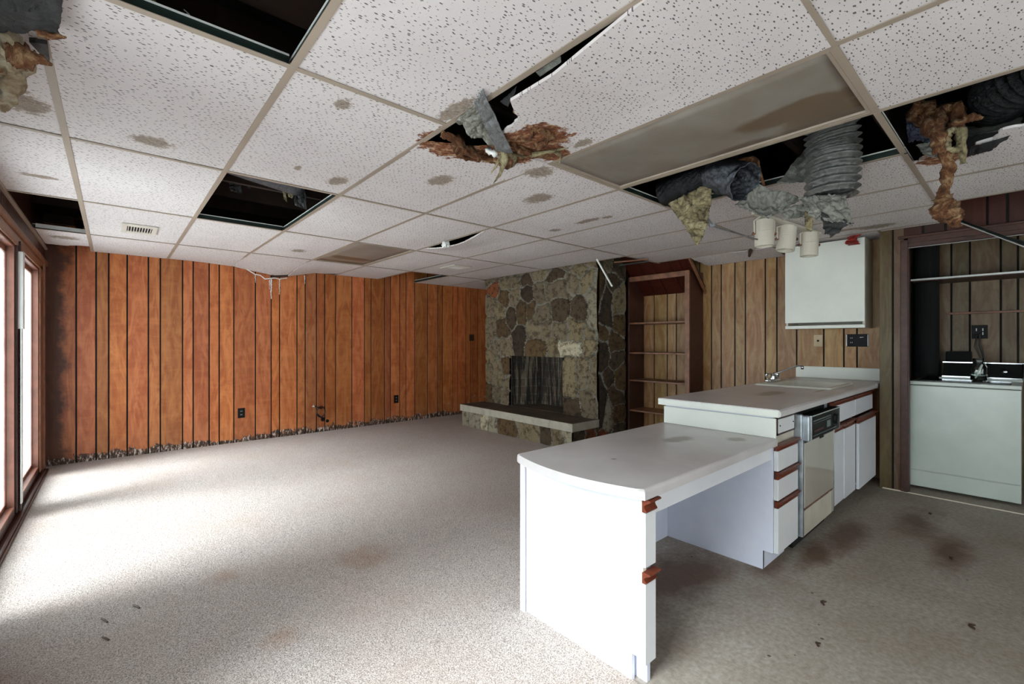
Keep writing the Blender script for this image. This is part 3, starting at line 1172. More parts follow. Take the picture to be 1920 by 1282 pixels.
def vent(x0, x1, y0, y1, lab, slat_axis):
    t = empty('ceiling_vent', ((x0 + x1) / 2, (y0 + y1) / 2, TZ), lab, 'vent')
    zz = TZ - .014
    b = .032
    f = MB()
    f.box(x0, x0 + b, y0, y1, zz, zz + .010, bev=.002)
    f.box(x1 - b, x1, y0, y1, zz, zz + .010, bev=.002)
    f.box(x0 + b, x1 - b, y0, y0 + b * 2, zz, zz + .010, bev=.002)
    f.box(x0 + b, x1 - b, y1 - b * 2, y1, zz, zz + .010, bev=.002)
    f.build('frame', M['ventw'], t)
    bxo('throat', M['blackmatte'], t, x0 + b, x1 - b, y0 + b * 2, y1 - b * 2, zz + .008, zz + .011)
    f = MB()
    n = 9
    for i in range(n):
        x = x0 + b + (x1 - x0 - 2 * b) * (i + .5) / n
        f.box(x - .0025, x + .0025, y0 + b * 2, y1 - b * 2, zz + .001, zz + .008)
    f.build('slats', M['ventw'], t)


vent(.05, .27, 4.58, 4.92, 'white slotted ceiling vent near the window side of the room', 'x')
vent(3.02, 3.27, 4.46, 4.78, 'small white ceiling vent close to the stone chimney', 'x')

# ------------------------------------------------------------------ stonework
STONE_PAL = {'o': (138, 78, 44), 'd': (90, 74, 54), 'g': (134, 120, 96), 'l': (166, 157, 134), 't': (142, 127, 98), 'b': (104, 82, 52), 'w': (205, 196, 168), 'k': (70, 56, 40)}
MORT = (146, 142, 130)


def stone_face(seeds, a0, a1, z0, z1, res, to3, name, parent, relief=.042, gap=.010, skip=None, seed=0):
    """height-field of fitted stones. seeds: (a, z, ra, rz, colour key) ; to3(a, z, h) -> world point"""
    na, nz = int((a1 - a0) / res), int((z1 - z0) / res)
    A = np.linspace(a0, a1, na + 1)
    Z = np.linspace(z0, z1, nz + 1)
    AA, ZZ = np.meshgrid(A, Z, indexing='ij')
    WA = np.zeros_like(AA)
    WZ = np.zeros_like(AA)
    RN = np.zeros_like(AA)
    for i in range(na + 1):
        for k in range(nz + 1):
            p = Vector((A[i] * 7, Z[k] * 7, seed))
            WA[i, k] = noise.noise(p) * .030 + noise.noise(p * 4) * .009
            WZ[i, k] = noise.noise(p + Vector((9, 3, 1))) * .030 + noise.noise(p * 4 + Vector((2, 8, 1))) * .009
            RN[i, k] = noise.noise(p * 3) * .5 + noise.noise(p * 9) * .3
    D = []
    for (sa, sz, ra, rz, c) in seeds:
        # rounded box metric: fitted, blocky stones
        q = ((np.abs(AA + WA - sa) / ra) ** 2.6 + (np.abs(ZZ + WZ - sz) / rz) ** 2.6) ** (1 / 2.6)
        D.append((q - 1) * min(ra, rz) + min(ra, rz))
    D = np.array(D)
    idx = np.argsort(D, axis=0)[:2]
    d1 = np.take_along_axis(D, idx[:1], 0)[0]
    d2 = np.take_along_axis(D, idx[1:2], 0)[0]
    lab = idx[0]
    e = d2 - d1
    rr = np.random.RandomState(seed + 1)
    hs = rr.uniform(.55, 1.0, len(seeds))
    cv = rr.uniform(.82, 1.18, len(seeds))
    prof = np.clip((e - gap) / .03, 0, 1) ** .5
    Hh = prof * relief * hs[lab] + np.where(prof > 0, RN * .009, 0)
    m = MB()
    V = [[m.bm.verts.new(to3(A[i], Z[k], Hh[i, k])) for k in range(nz + 1)] for i in range(na + 1)]
    cl = []
    for i in range(na):
        for k in range(nz):
            if skip and skip(A[i] + res / 2, Z[k] + res / 2):
                continue
            m.bm.faces.new((V[i][k], V[i + 1][k], V[i + 1][k + 1], V[i][k + 1]))
            if prof[i, k] <= 0:
                cl.append(s2l(MORT))
            else:
                s = lab[i, k]
                c = s2l(STONE_PAL[seeds[s][4]])
                cl.append(tuple(x * cv[s] for x in c[:3]) + (1,))
    for v in [v for v in m.bm.verts if not v.link_faces]:
        m.bm.verts.remove(v)
    o = m.build(name, M['stone'], parent, smooth=True, recalc=False)
    ca = o.data.color_attributes.new('col', 'FLOAT_COLOR', 'CORNER')
    for p, c in zip(o.data.polygons, cl):
        for li in p.loop_indices:
            ca.data[li].color = c
    return o


FX, FY0, FY1 = 4.245, 3.31, 5.40
fire = empty('fireplace', (4.5, 4.35, 0), 'grey and brown fieldstone fireplace and chimney breast with a raised concrete hearth', 'fireplace')


def px_seed(cx, cy, rx, ry, c, X=FX):
    u, v = 860 + cx / 3.052, 440 + cy / 3.052
    y, z = on_x(u, v, X)
    y2, _ = on_x(u + rx / 3.052, v, X)
    _, z2 = on_x(u, v + ry / 3.052, X)
    return (y, z, abs(y - y2), abs(z - z2), c)


FRONT = [(212, 315, 28, 45, 'o'), (190, 415, 26, 50, 'g'), (262, 360, 26, 55, 'b'), (272, 280, 24, 40, 't'), (235, 440, 22, 28, 't'), (325, 270, 30, 35, 'g'), (325, 350, 32, 52, 'g'), (395, 265, 28, 36, 'd'), (393, 340, 28, 50, 'k'),
         (467, 325, 46, 80, 'g'), (545, 232, 48, 38, 'd'), (470, 222, 34, 22, 'g'), (562, 305, 42, 26, 'g'), (655, 275, 45, 55, 'g'), (700, 198, 32, 30, 't'), (745, 262, 52, 78, 't'), (580, 428, 62, 92, 'd'), (712, 432, 50, 72, 'd'), (778, 435, 20, 82, 'l'),
         (308, 480, 32, 58, 'd'), (366, 440, 26, 60, 'b'), (415, 435, 20, 30, 'b'), (475, 460, 40, 44, 'g'), (255, 530, 46, 58, 'b'), (188, 565, 22, 75, 'g'), (352, 600, 36, 86, 'k'), (432, 548, 46, 60, 'g'), (505, 545, 28, 38, 'g'), (580, 563, 46, 34, 'g'), (680, 558, 48, 40, 't'),
         (760, 560, 42, 50, 't'), (755, 650, 52, 70, 't'), (455, 650, 52, 40, 'b'), (630, 655, 62, 42, 'w'), (543, 645, 24, 50, 't'), (270, 648, 36, 38, 'g'), (208, 645, 26, 40, 'g'), (188, 700, 24, 34, 't'), (220, 765, 28, 36, 'g'), (275, 750, 34, 50, 'b'),
         (180, 785, 16, 46, 't'), (228, 835, 40, 32, 't'), (182, 905, 18, 46, 'b'), (225, 905, 24, 40, 'g'), (278, 860, 26, 40, 'g'), (280, 925, 34, 34, 'g'), (640, 815, 36, 118, 't'), (722, 780, 38, 82, 'g'), (780, 800, 22, 72, 'g'), (745, 960, 56, 84, 'g'), (650, 985, 48, 48, 'd'),
         (330, 200, 40, 30, 't'), (400, 180, 40, 30, 'g'), (500, 160, 50, 30, 'b'), (620, 150, 50, 35, 'g'), (760, 130, 50, 40, 't'), (220, 230, 40, 30, 'g')]
seeds = [px_seed(*s) for s in FRONT]
OPY0, OPY1, OPZ = 3.84, 4.85, 1.02
HT = .31
stone_face(seeds, FY0, FY1, HT - .02, 2.50, .0105, lambda a, z, h: (FX - h, a, z), 'stone_front', fire, skip=lambda a, z: OPY0 < a < OPY1 and z < OPZ, seed=2)
rs = random.Random(21)
SIDE = [(4.29, 1.95, .045, .16, 'b'), (4.49, 1.93, .13, .10, 'd'), (4.62, 1.70, .12, .17, 't'), (4.36, 1.62, .06, .2, 'k'), (4.66, 1.42, .1, .12, 'b'), (4.34, 1.3, .07, .1, 'b'), (4.55, 1.20, .15, .11, 'b'), (4.32, 1.08, .05, .12, 'k'),
        (4.60, .98, .12, .1, 'd'), (4.40, .78, .11, .12, 'd'), (4.68, .78, .08, .13, 'b'), (4.56, .55, .15, .11, 'd'), (4.30, .5, .05, .16, 'k'), (4.62, .32, .12, .12, 'b'), (4.40, .26, .05, .14, 'l'), (4.36, .10, .12, .09, 'o'), (4.62, .08, .12, .09, 'd'), (4.4, 2.15, .1, .1, 'g'), (4.62, 2.12, .1, .09, 'd'), (4.5, 2.36, .2, .1, 'g')]
stone_face(SIDE, FX, 4.77, 0, 2.50, .012, lambda a, z, h: (a, FY0 - h, z), 'stone_side', fire, relief=.02, seed=5)
FARS = [(4.25 + .26 * (i % 2) + .1, .12 + .25 * (i // 2), .13, .12, random.Random(i).choice('gdbt')) for i in range(20)]
stone_face(FARS, FX, 4.77, 0, 2.50, .03, lambda a, z, h: (a, FY1 + h, z), 'stone_side', fire, relief=.02, seed=6)
HY0, HY1, HX = 3.33, 5.42, 3.82
HS = [(30, 1035, 0)]
hb = []
for (cx, w, c) in ((38, 20, 'l'), (92, 30, 'l'), (155, 28, 'w'), (197, 18, 'l'), (272, 58, 'b'), (400, 60, 't'), (495, 30, 'd'), (575, 38, 't'), (628, 18, 'l')):
    cyy = 1065 + (cx - 60) * .17
    y, z = on_x(860 + cx / 3.052, 700, HX)
    y2, _ = on_x(860 + (cx + w) / 3.052, 700, HX)
    hb.append((y, .10, abs(y - y2), .085, c))
stone_face(hb, HY0, HY1, 0, .215, .010, lambda a, z, h: (HX - h, a, z), 'hearth_stone', fire, relief=.02, seed=7)
stone_face([(3.93, .10, .1, .09, 'd'), (4.13, .10, .1, .09, 'o'), (4.3, .1, .06, .09, 'b')], HX, 4.3, 0, .215, .012, lambda a, z, h: (a, HY0 - h, z), 'hearth_stone', fire, relief=.015, seed=8)
m = MB()
m.mi = 0
m.box(3.785, 4.30, 3.305, 5.455, .215, HT - .002, bev=.006)
m.mi = 1
m.box(3.79, 4.30, 3.31, 5.45, HT - .003, HT)
m.box(4.25, 4.76, OPY0 - .02, OPY1 + .02, HT - .02, HT + .004)
m.build('hearth_slab', [M['concrete'], M['soot']], fire)
# firebox (splayed brick recess)
m = MB()
for q in (((4.25, OPY1), (4.34, OPY1)), ((4.34, OPY1), (4.68, 4.68)), ((4.68, 4.68), (4.70, 4.03)), ((4.70, 4.03), (4.34, OPY0)), ((4.34, OPY0), (4.25, OPY0))):
    (xa, ya), (xb, yb) = q
    vs = [m.bm.verts.new(p) for p in ((xa, ya, HT), (xb, yb, HT), (xb, yb, OPZ + .12), (xa, ya, OPZ + .12))]
    m.bm.faces.new(vs)
m.build('firebox', M['firebrick'], fire, solid=.02)
bxo('smoke_shelf', M['blackmatte'], fire, 4.36, 4.76, OPY0 - .02, OPY1 + .02, OPZ + .05, OPZ + .12)
m = MB()
m.box(4.245, 4.36, OPY0 - .02, OPY1 + .02, OPZ - .005, OPZ + .10)
m.build('lintel', M['soot'], fire)

# ------------------------------------------------------------------ bookcase
BX, BY0, BY1 = 4.80, 2.485, 3.285
bk = empty('bookcase', (4.96, 2.88, 0), 'tall dark brown wooden bookcase with empty shelves between the stone chimney and the kitchen panelling', 'bookcase')
BH = 2.01
bxo('side_panel', M['redwood'], bk, BX + .02, 5.128, BY0, BY0 + .02, 0, BH)
bxo('side_panel', M['redwood'], bk, BX + .02, 5.128, BY1 - .02, BY1, 0, BH)
bxo('stile', M['brownwood'], bk, BX, BX + .02, BY0, BY0 + .055, 0, BH, bev=.003)
bxo('stile', M['redwood'], bk, BX, BX + .02, BY1 - .022, BY1, 0, BH, bev=.003)
bxo('top_rail', M['brownwood'], bk, BX, BX + .02, BY0 + .055, BY1 - .022, BH - .06, BH, bev=.003)
for z in (1.448, 1.085, .748, .378):
    bxo('shelf', M['brownwood'], bk, BX + .004, 5.12, BY0 + .022, BY1 - .022, z - .02, z, bev=.002)
bxo('plinth', M['redwood'], bk, BX + .01, BX + .03, BY0 + .055, BY1 - .022, 0, .08)
# sloping panelled soffit over the bookcase
m = MB()
sg = [2.46, 2.60, 2.72, 2.93, 3.1, 3.30]
m.mi = 1
P0, P1 = Vector((4.66, 0, 2.24)), Vector((5.125, 0, 1.80))
m.prism([(4.66, 2.245), (5.125, 1.805), (5.125, 1.85), (4.66, 2.29)], 'y', 2.46, 3.30)
m.mi = 0
for a, b in zip(sg[:-1], sg[1:]):
    m.prism([(4.66, 2.237), (5.125, 1.797), (5.125, 1.804), (4.66, 2.244)], 'y', a + .004, b - .004)
so = m.build('wall_soffit', [M['panel3'], M['blackmatte']])
set_col(so, lambda p: (1, .75, .65, 1))
struct(so)
m = MB()
m.obox((4.73, 2.452, 2.145), (5.12, 2.452, 1.775), .016, .035)
struct(m.build('trim_6', M['brownwood']))

# ------------------------------------------------------------------ desk
DT = .706


def edge_round(m, pts_outline, z0, z1):
    pass


desk = empty('desk', (1.99, 1.2, 0), 'low white desk end of the peninsula with grey laminate top and open knee space', 'desk')
m = MB()
# top: curved free end, rounded front nose
arc = []
n = 24
ya, yb = .862, 1.53
for i in range(n + 1):
    t = i / n
    y = ya + (yb - ya) * t
    arc.append((1.375 - .075 * math.sin(PI * min(1, .04 + t * .96)) ** .8, y))
out = arc[::1] + [(2.598, yb), (2.598, ya)]
vs = m.prism(out, 'z', DT - .037, DT)
es = [e for e in m.bm.edges if abs(e.verts[0].co.z - DT) < 1e-5 and abs(e.verts[1].co.z - DT) < 1e-5 and not (e.verts[0].co.x > 2.59 and e.verts[1].co.x > 2.59)]
bmesh.ops.bevel(m.bm, geom=es, offset=.014, segments=4, affect='EDGES', profile=.5)
m.build('desktop', M['ltop'], desk)
m = MB()
m.prism([(.895, .10), (.895, DT - .038), (1.485, DT - .038), (1.485, 0), (.935, 0), (.935, .10)], 'x', 1.39, 1.408)
m.build('end_panel', M['white'], desk)
bxo('edge_strip', M['cream'], desk, 1.389, 1.409, .888, .8955, .10, DT - .038)
m = MB()
m.box(1.425, 1.445, .895, 1.485, 0, DT - .04)
m.build('inner_panel', M['whitein'], desk)
m = MB()
m.box(1.392, 1.41, .937, .95, 0, .10)
m.box(1.41, 1.46, .95, .965, 0, .10)
m.build('toe_kick', M['whitein'], desk)
bxo('back_panel', M['whitein'], desk, 1.385, 2.598, 1.488, 1.506, 0, DT - .038)
bxo('corner_strip', M['white'], desk, 1.375, 1.385, 1.484, 1.51, 0, DT - .038, bev=.002)
bxo('apron', M['white'], desk, 1.455, 2.598, .892, .91, .592, DT - .038)


def pull(x0, x1, yf, z0, z1, parent, name='pull'):
    """moulded hardwood finger pull: a wave profile run along x; yf = front plane"""
    h = z1 - z0
    prof = [(yf + .012, z0), (yf - .004, z0), (yf - .006, z0 + .1 * h), (yf + .001, z0 + .28 * h), (yf + .004, z0 + .45 * h), (yf - .002, z0 + .62 * h), (yf - .012, z0 + .74 * h), (yf - .020, z0 + .84 * h), (yf - .021, z0 + .94 * h), (yf - .016, z1), (yf + .012, z1)]
    m = MB()
    m.prism(prof, 'x', x0, x1)
    return m.build(name, M['pull'], parent)


for (z0, z1, pz) in ((.335, .592, .632), (.085, .290, None), ):
    pass
f = bxo('drawer_front', M['dfront'], desk, 1.385, 1.452, .876, .893, .425, .615, bev=.002)
pull(1.385, 1.456, .878, .617, .663, f)
f = bxo('door', M['dfront'], desk, 1.385, 1.452, .876, .893, .085, .368, bev=.002)
pull(1.385, 1.456, .878, .370, .408, f)

# ------------------------------------------------------------------ peninsula base units
CT = .862


def zpx(v, dep):
    return CAMZ - (v - 641) * dep / FPX


dc = empty('drawer_cabinet', (2.77, 1.2, 0), 'narrow white drawer cabinet with three wood-trimmed drawers between the desk and the dishwasher', 'cabinet')
m = MB()
m.prism([(.885, .10), (.885, CT - .045), (1.5, CT - .045), (1.5, 0), (.935, 0), (.935, .10)], 'x', 2.60, 2.618)
m.build('side_panel', M['whitein'], dc)
m = MB()
m.box(2.618, 2.92, .885, .90, .10, CT - .045)
m.build('face_frame', M['almond'], dc)
bxo('back_panel', M['whitein'], dc, 2.618, 2.92, 1.48, 1.5, 0, CT - .045)
bxo('riser_panel', M['lfront'], dc, 2.588, 2.60, .868, 1.506, DT + .001, CT - .052, bev=.002)
bxo('toe_kick', M['whitein'], dc, 2.604, 2.92, .935, .95, 0, .10)
m = MB()
m.box(2.64, 2.885, .872, .885, .725, .80, bev=.002)
f = m.build('false_drawer', M['dfront'], dc)
m = MB()
for (a, b, c, d) in ((2.628, 2.897, .800, .812), (2.628, 2.897, .715, .725), (2.628, 2.64, .715, .812), (2.885, 2.897, .715, .812)):
    m.box(a, b, .874, .886, c, d)
m.build('rim', M['casingdark'], f)
for x in (2.66, 2.865):
    m = MB()
    m.lathe((x, .872, .765), [(.004, -.003), (.004, .003), (0, .004)], 10, (0, -1, 0))
    m.build('screw', M['black'], f)
for (z0, z1, pt) in ((.532, .638, .672), (.379, .488, .528), (.101, .338, .374)):
    f = bxo('drawer', M['dfront'], dc, 2.605, 2.915, .862, .884, z0, z1, bev=.003)
    pull(2.605, 2.912, .866, z1 + .001, pt, f)

dw = empty('dishwasher', (3.25, 1.2, 0), 'almond dishwasher with a black control panel and bare steel edge set into the peninsula', 'dishwasher')
X0, X1 = 2.95, 3.56
bxo('body', M['blackmatte'], dw, X0, X1, .90, 1.48, .02, .81)
m = MB()
m.box(X0 - .012, X0 + .012, .845, .90, .10, .79, bev=.003)
m.box(X0 + .012, X0 + .05, .872, .90, .10, .64)
m.build('steel_edge', M['metal'], dw)
bxo('door_panel', M['dwdoor'], dw, X0 + .012, X1 - .03, .842, .862, .26, .632, bev=.003)
bxo('side_trim', M['chrome'], dw, X1 - .03, X1 - .018, .838, .862, .10, .645, bev=.002)
bxo('kick_panel', M['almond'], dw, X0 + .012, X1 - .03, .85, .87, .095, .238, bev=.003)
bxo('gap_strip', M['pull'], dw, X0 + .012, X1 - .03, .857, .868, .238, .26)  # brown strip closing the joint between door and kick panel
cp = bxo('control_panel', M['black'], dw, X0 + .03, X1 - .005, .815, .87, .652, .785, bev=.004)
m = MB()
m.box(X0 + .028, X0 + .034, .812, .872, .648, .79)
m.box(X1 - .009, X1 - .003, .812, .872, .648, .79)
m.box(X0 + .03, X1 - .005, .812, .816, .783, .789)
m.build('chrome_border', M['chrome'], cp)
m = MB()
m.box(X0 + .06, X1 - .20, .8125, .815, .752, .758)
m.box(X0 + .06, X1 - .20, .8125, .815, .740, .743)
m.box(X0 + .06, X1 - .08, .8125, .815, .668, .672)
m.box(X0 + .33, X0 + .40, .8125, .815, .69, .73)
m.build('printed_lines', simple('grey_print', (96, 112, 110), .4), cp)
m = MB()
for i in range(7):
    m.box(X0 + .08 + i * .026, X0 + .098 + i * .026, .8128, .815, .690, .70)
m.build('push_buttons', simple('dull_red_print', (84, 40, 38), .5), cp)
m = MB()
m.lathe((X1 - .10, .816, .72), [(0, .014), (.026, .014), (.032, .010), (.034, 0)], 28, (0, -1, 0))
m.build('dial', M['black'], cp, smooth=True)
m = MB()
m.box(X0 - .025, X0 + .0, .846, .90, .655, .80, bev=.006)
m.box(X0 - .004, X0 + .03, .815, .90, .645, .792, bev=.008)
m.build('mounting_bracket', M['metal'], dw)
bxo('latch', M['black'], dw, X0 + .29, X0 + .36, .838, .843, .622, .634)
m = MB()
m.lathe((X0 + .03, .86, .24 + .05), [(0, -.002), (.006, -.002), (.006, .004)], 12, (0, -1, 0))
m.build('screw', M['black'], dw)


def base_unit(x0, x1, ndoors, lab, ajar=0.0):
    t = empty('base_cabinet', ((x0 + x1) / 2, 1.2, 0), lab, 'cabinet')
    m = MB()
    m.box(x0, x0 + .016, .89, 1.49, .10, CT - .045)
    m.box(x1 - .016, x1, .89, 1.49, .10, CT - .045)
    m.box(x0, x1, 1.48, 1.50, 0, CT - .045)
    m.box(x0 + .016, x1 - .016, .89, 1.48, .10, .118)
    m.build('carcass', M['whitein'], t)
    bxo('face_frame', M['casingdark'], t, x0 + .016, x1 - .016, .885, .89, .12, CT - .05)
    bxo('toe_kick', M['casingdark'], t, x0, x1, .945, .955, 0, .10)
    f = bxo('drawer_front', M['white'], t, x0 + .004, x1 - .004, .864, .884, .655, .775, bev=.003)
    pull(x0 + .002, x1 - .002, .868, .776, .812, f)
    w = (x1 - x0 - .008) / ndoors
    for i in range(ndoors):
        a = x0 + .004 + i * w
        yo = ajar if i == ndoors - 1 else 0
        f = bxo('door', M['white'], t, a + .001, a + w - .002, .864 - yo, .884 - yo, .10, .595, bev=.003)
        pull(a + .001, a + w - .002, .868 - yo, .596, .640, f)
    return t


base_unit(3.575, 4.20, 2, 'white double-door base cabinet with dark wood pulls right beside the dishwasher', .004)
base_unit(4.21, 4.79, 1, 'white single-door base cabinet at the wall end of the peninsula', .022)

# countertop with sink cut-out
SX0, SX1, SY0, SY1 = 3.90, 4.56, .945, 1.475
ct = empty('countertop', (3.8, 1.17, CT), 'raised grey-white laminate countertop holding the sink at the wall end of the peninsula', 'countertop')
m = MB()
CX0, CX1, CY0, CY1 = 2.555, 5.128, .832, 1.525
nose = [(CY0 + .012, CT - .04), (CY0 + .002, CT - .035), (CY0, CT - .02), (CY0 + .003, CT - .008), (CY0 + .012, CT), ]
# front strip with rounded nose, then three strips round the cut-out
m.prism(nose + [(SY0 + .02, CT), (SY0 + .02, CT - .04)], 'x', CX0, 4.80)
m.box(4.80, CX1, .835, SY0 + .02, CT - .04, CT)
m.box(CX0, SX0 + .02, SY0 + .02, SY1 - .02, CT - .04, CT)
m.box(SX1 - .02, CX1, SY0 + .02, SY1 - .02, CT - .04, CT)
m.box(CX0, CX1, SY1 - .02, CY1, CT - .04, CT)
m.build('worktop', M['ltop'], ct)
bxo('end_edge', M['lfront'], ct, CX0 - .004, CX0, CY0 + .010, CY1, CT - .040, CT - .004, bev=.0018)
bxo('backsplash', M['lfront'], ct, 5.10, 5.128, .85, 1.53, CT + .001, CT + .112, bev=.004)
sk = empty('sink', ((SX0 + SX1) / 2, (SY0 + SY1) / 2, CT), 'off-white drop-in sink with a raised rim set in the raised countertop', 'sink')
m = MB()


def rr_loop(x0, x1, y0, y1, r, z, n=6):
    pts = []
    for (cx, cy, a0) in ((x1 - r, y1 - r, 0), (x0 + r, y1 - r, 90), (x0 + r, y0 + r, 180), (x1 - r, y0 + r, 270)):
        for i in range(n + 1):
            a = math.radians(a0 + 90 * i / n)
            pts.append((cx + r * math.cos(a), cy + r * math.sin(a), z))
    return pts


loops = [rr_loop(SX0, SX1, SY0, SY1, .03, CT + .001), rr_loop(SX0 + .004, SX1 - .004, SY0 + .004, SY1 - .004, .03, CT + .012), rr_loop(SX0 + .03, SX1 - .03, SY0 + .03, SY1 - .09, .04, CT + .012),
         rr_loop(SX0 + .04, SX1 - .04, SY0 + .04, SY1 - .10, .05, CT + .002), rr_loop(SX0 + .055, SX1 - .055, SY0 + .055, SY1 - .115, .06, CT - .15), rr_loop(SX0 + .12, SX1 - .12, SY0 + .12, SY1 - .17, .06, CT - .165)]
L = [[m.bm.verts.new(p) for p in lp] for lp in loops]
for A, B in zip(L[:-1], L[1:]):
    k = len(A)
    for i in range(k):
        m.bm.faces.new((A[i], A[(i + 1) % k], B[(i + 1) % k], B[i]))
m.bm.faces.new(L[-1])
m.build('basin', M['sinkm'], sk, smooth=True)
m = MB()
m.lathe((4.23, 1.18, CT - .166), [(0, .004), (.03, .004), (.042, .006), (.045, .001)], 24)
m.build('drain', M['chrome'], sk, smooth=True)
fc = empty('faucet', (4.20, 1.44, CT + .012), 'chrome two-handle faucet with a long raised spout on the back of the sink', 'faucet')
fz = CT + .013
m = MB()
m.box(4.10, 4.32, 1.412, 1.462, fz, fz + .022, bev=.009, seg=3)
m.build('base', M['chrome'], fc, smooth=True)
m = MB()
c0 = Vector((4.21, 1.437, fz + .02))
m.lathe(c0, [(.022, 0), (.022, .025), (.017, .045), (0, .05)], 20)
tip = Vector((4.40, 1.275, 1.005))
m.tube([c0 + Vector((0, 0, .03)), c0 + Vector((.03, -.02, .05)), tip + Vector((-.03, .02, .002)), tip, tip + Vector((.006, -.006, -.008))], [.010, .009, .0075, .0075, .0075], 12)
m.lathe(tip + Vector((.004, -.004, -.028)), [(0, 0), (.011, 0), (.011, .03), (0, .032)], 16)
m.build('spout', M['chrome'], fc, smooth=True)
for x in (4.125, 4.295):
    m = MB()
    m.lathe((x, 1.437, fz + .018), [(.014, 0), (.014, .012), (.024, .018), (.026, .045), (.018, .058), (0, .06)], 10)
    m.build('handle', M['glass'] if x < 4.2 else M['chrome'], fc, smooth=True)

# ------------------------------------------------------------------ wall cabinet
wc = empty('wall_cabinet', (4.98, 1.23, 1.34), 'white wall cabinet hung high on the kitchen panelling above the sink', 'cabinet')
m = MB()
m.box(4.846, 5.129, .925, .943, 1.335, 2.112)
m.box(4.846, 5.129, 1.517, 1.535, 1.335, 2.112)
m.box(4.846, 5.129, .943, 1.517, 1.335, 1.352)
m.box(4.846, 5.129, .943, 1.517, 2.094, 2.112)
m.box(5.12, 5.129, .943, 1.517, 1.352, 2.094)
m.build('carcass', M['almond'], wc)
bxo('door', M['lfront'], wc, 4.826, 4.844, .925, 1.537, 1.388, 2.108, bev=.002)
bxo('bottom_rail', M['lfront'], wc, 4.83, 4.846, .925, 1.537, 1.333, 1.362, bev=.002)

# ------------------------------------------------------------------ plates and outlets
def plate(name, axis, const, a, z, w, h, mat, lab, kind):
    """axis 'y': plate on a wall y=const facing -y; axis 'x': plate on x=const facing -x"""
    def B(m, a0, a1, z0, z1, d0, d1, bev=0):
        if axis == 'y':
            m.box(a0, a1, const - d1, const - d0, z0, z1, bev=bev)
        else:
            m.box(const - d1, const - d0, a0, a1, z0, z1, bev=bev)
    loc = (a, const, z) if axis == 'y' else (const, a, z)
    t = empty(name, loc, lab, 'outlet' if kind in ('duplex', 'double', 'range') else 'wall plate')
    m = MB()
    B(m, a - w / 2, a + w / 2, z - h / 2, z + h / 2, .0005, .006, .002)
    m.build('cover', mat, t)
    if kind in ('duplex', 'double'):
        cols = [a] if kind == 'duplex' else [a + w / 4]
        for ca in cols:
            for dz in (-.021, .021):
                m = MB()
                B(m, ca - .016, ca + .016, z + dz - .014, z + dz + .014, .006, .009, .003)
                s = m.build('socket', M['black'], t)
                for q in (-.006, .006):
                    m = MB()
                    B(m, ca + q - .0015, ca + q + .0015, z + dz - .004, z + dz + .006, .009, .0095)
                    m.build('slot', M['whitepl'], s)
    if kind == 'double':
        m = MB()
        for dz in (-.015, .018):
            B(m, a - w / 4 - .010, a - w / 4 + .010, z + dz - .008, z + dz + .008, .006, .012, .002)
        m.build('switch', M['black'], t)
        for q in ((a - w / 2 + .062, a - w / 2 + .035, z + .024, z + .030), (a + w / 2 - .006, a + w / 2 - .001, z - h / 2 + .004, z + h / 2 - .004), (a - w / 2 + .001, a - w / 2 + .006, z - h / 2 + .004, z + h / 2 - .004)):
            m = MB()
            B(m, min(q[0], q[1]), max(q[0], q[1]), q[2], q[3], .006, .008)
            m.build('bright_insert', M['whitepl'], t)
    if kind == 'jack':
        m = MB()
        c = (a, const - .006, z) if axis == 'y' else (const - .006, a, z)
        ax = (0, -1, 0) if axis == 'y' else (-1, 0, 0)
        m.lathe(c, [(0, .001), (.006, .001), (.007, .003), (.010, .003), (.010, 0)], 16, ax)
        m.build('jack', M['black'], t)
    if kind == 'range':
        for (da, dz) in ((-.02, .02), (.02, .02), (-.02, -.015)):
            m = MB()
            B(m, a + da - .003, a + da + .003, z + dz - .012, z + dz + .012, .006, .008)
            m.build('slot', M['whitepl'], t)
    return t


plate('wall_outlet', 'y', 6.27, 1.16, .354, .075, .118, M['black'], 'black outlet low on the far panelled wall, the one towards the windows', 'duplex')
plate('wall_outlet', 'y', 6.27, 3.19, .353, .075, .118, M['black'], 'black outlet low on the far panelled wall, the one towards the fireplace', 'duplex')
plate('wall_plate', 'y', 6.27, 4.59, 1.283, .10, .11, M['board'], 'dark square wall plate at chest height just left of the stone chimney', 'blank')
plate('wall_plate', 'x', 5.13, 1.345, 1.222, .075, .115, M['plate'], 'small ivory wall plate with a centre jack on the kitchen panelling below the cabinet', 'jack')
plate('wall_outlet', 'x', 5.13, 1.038, 1.225, .165, .115, M['black'], 'wide black switch and outlet plate below the white wall cabinet', 'double')
plate('wall_outlet', 'x', 5.80, .288, 1.30, .10, .12, M['black'], 'black square appliance outlet on the closet wall above the washer', 'range')

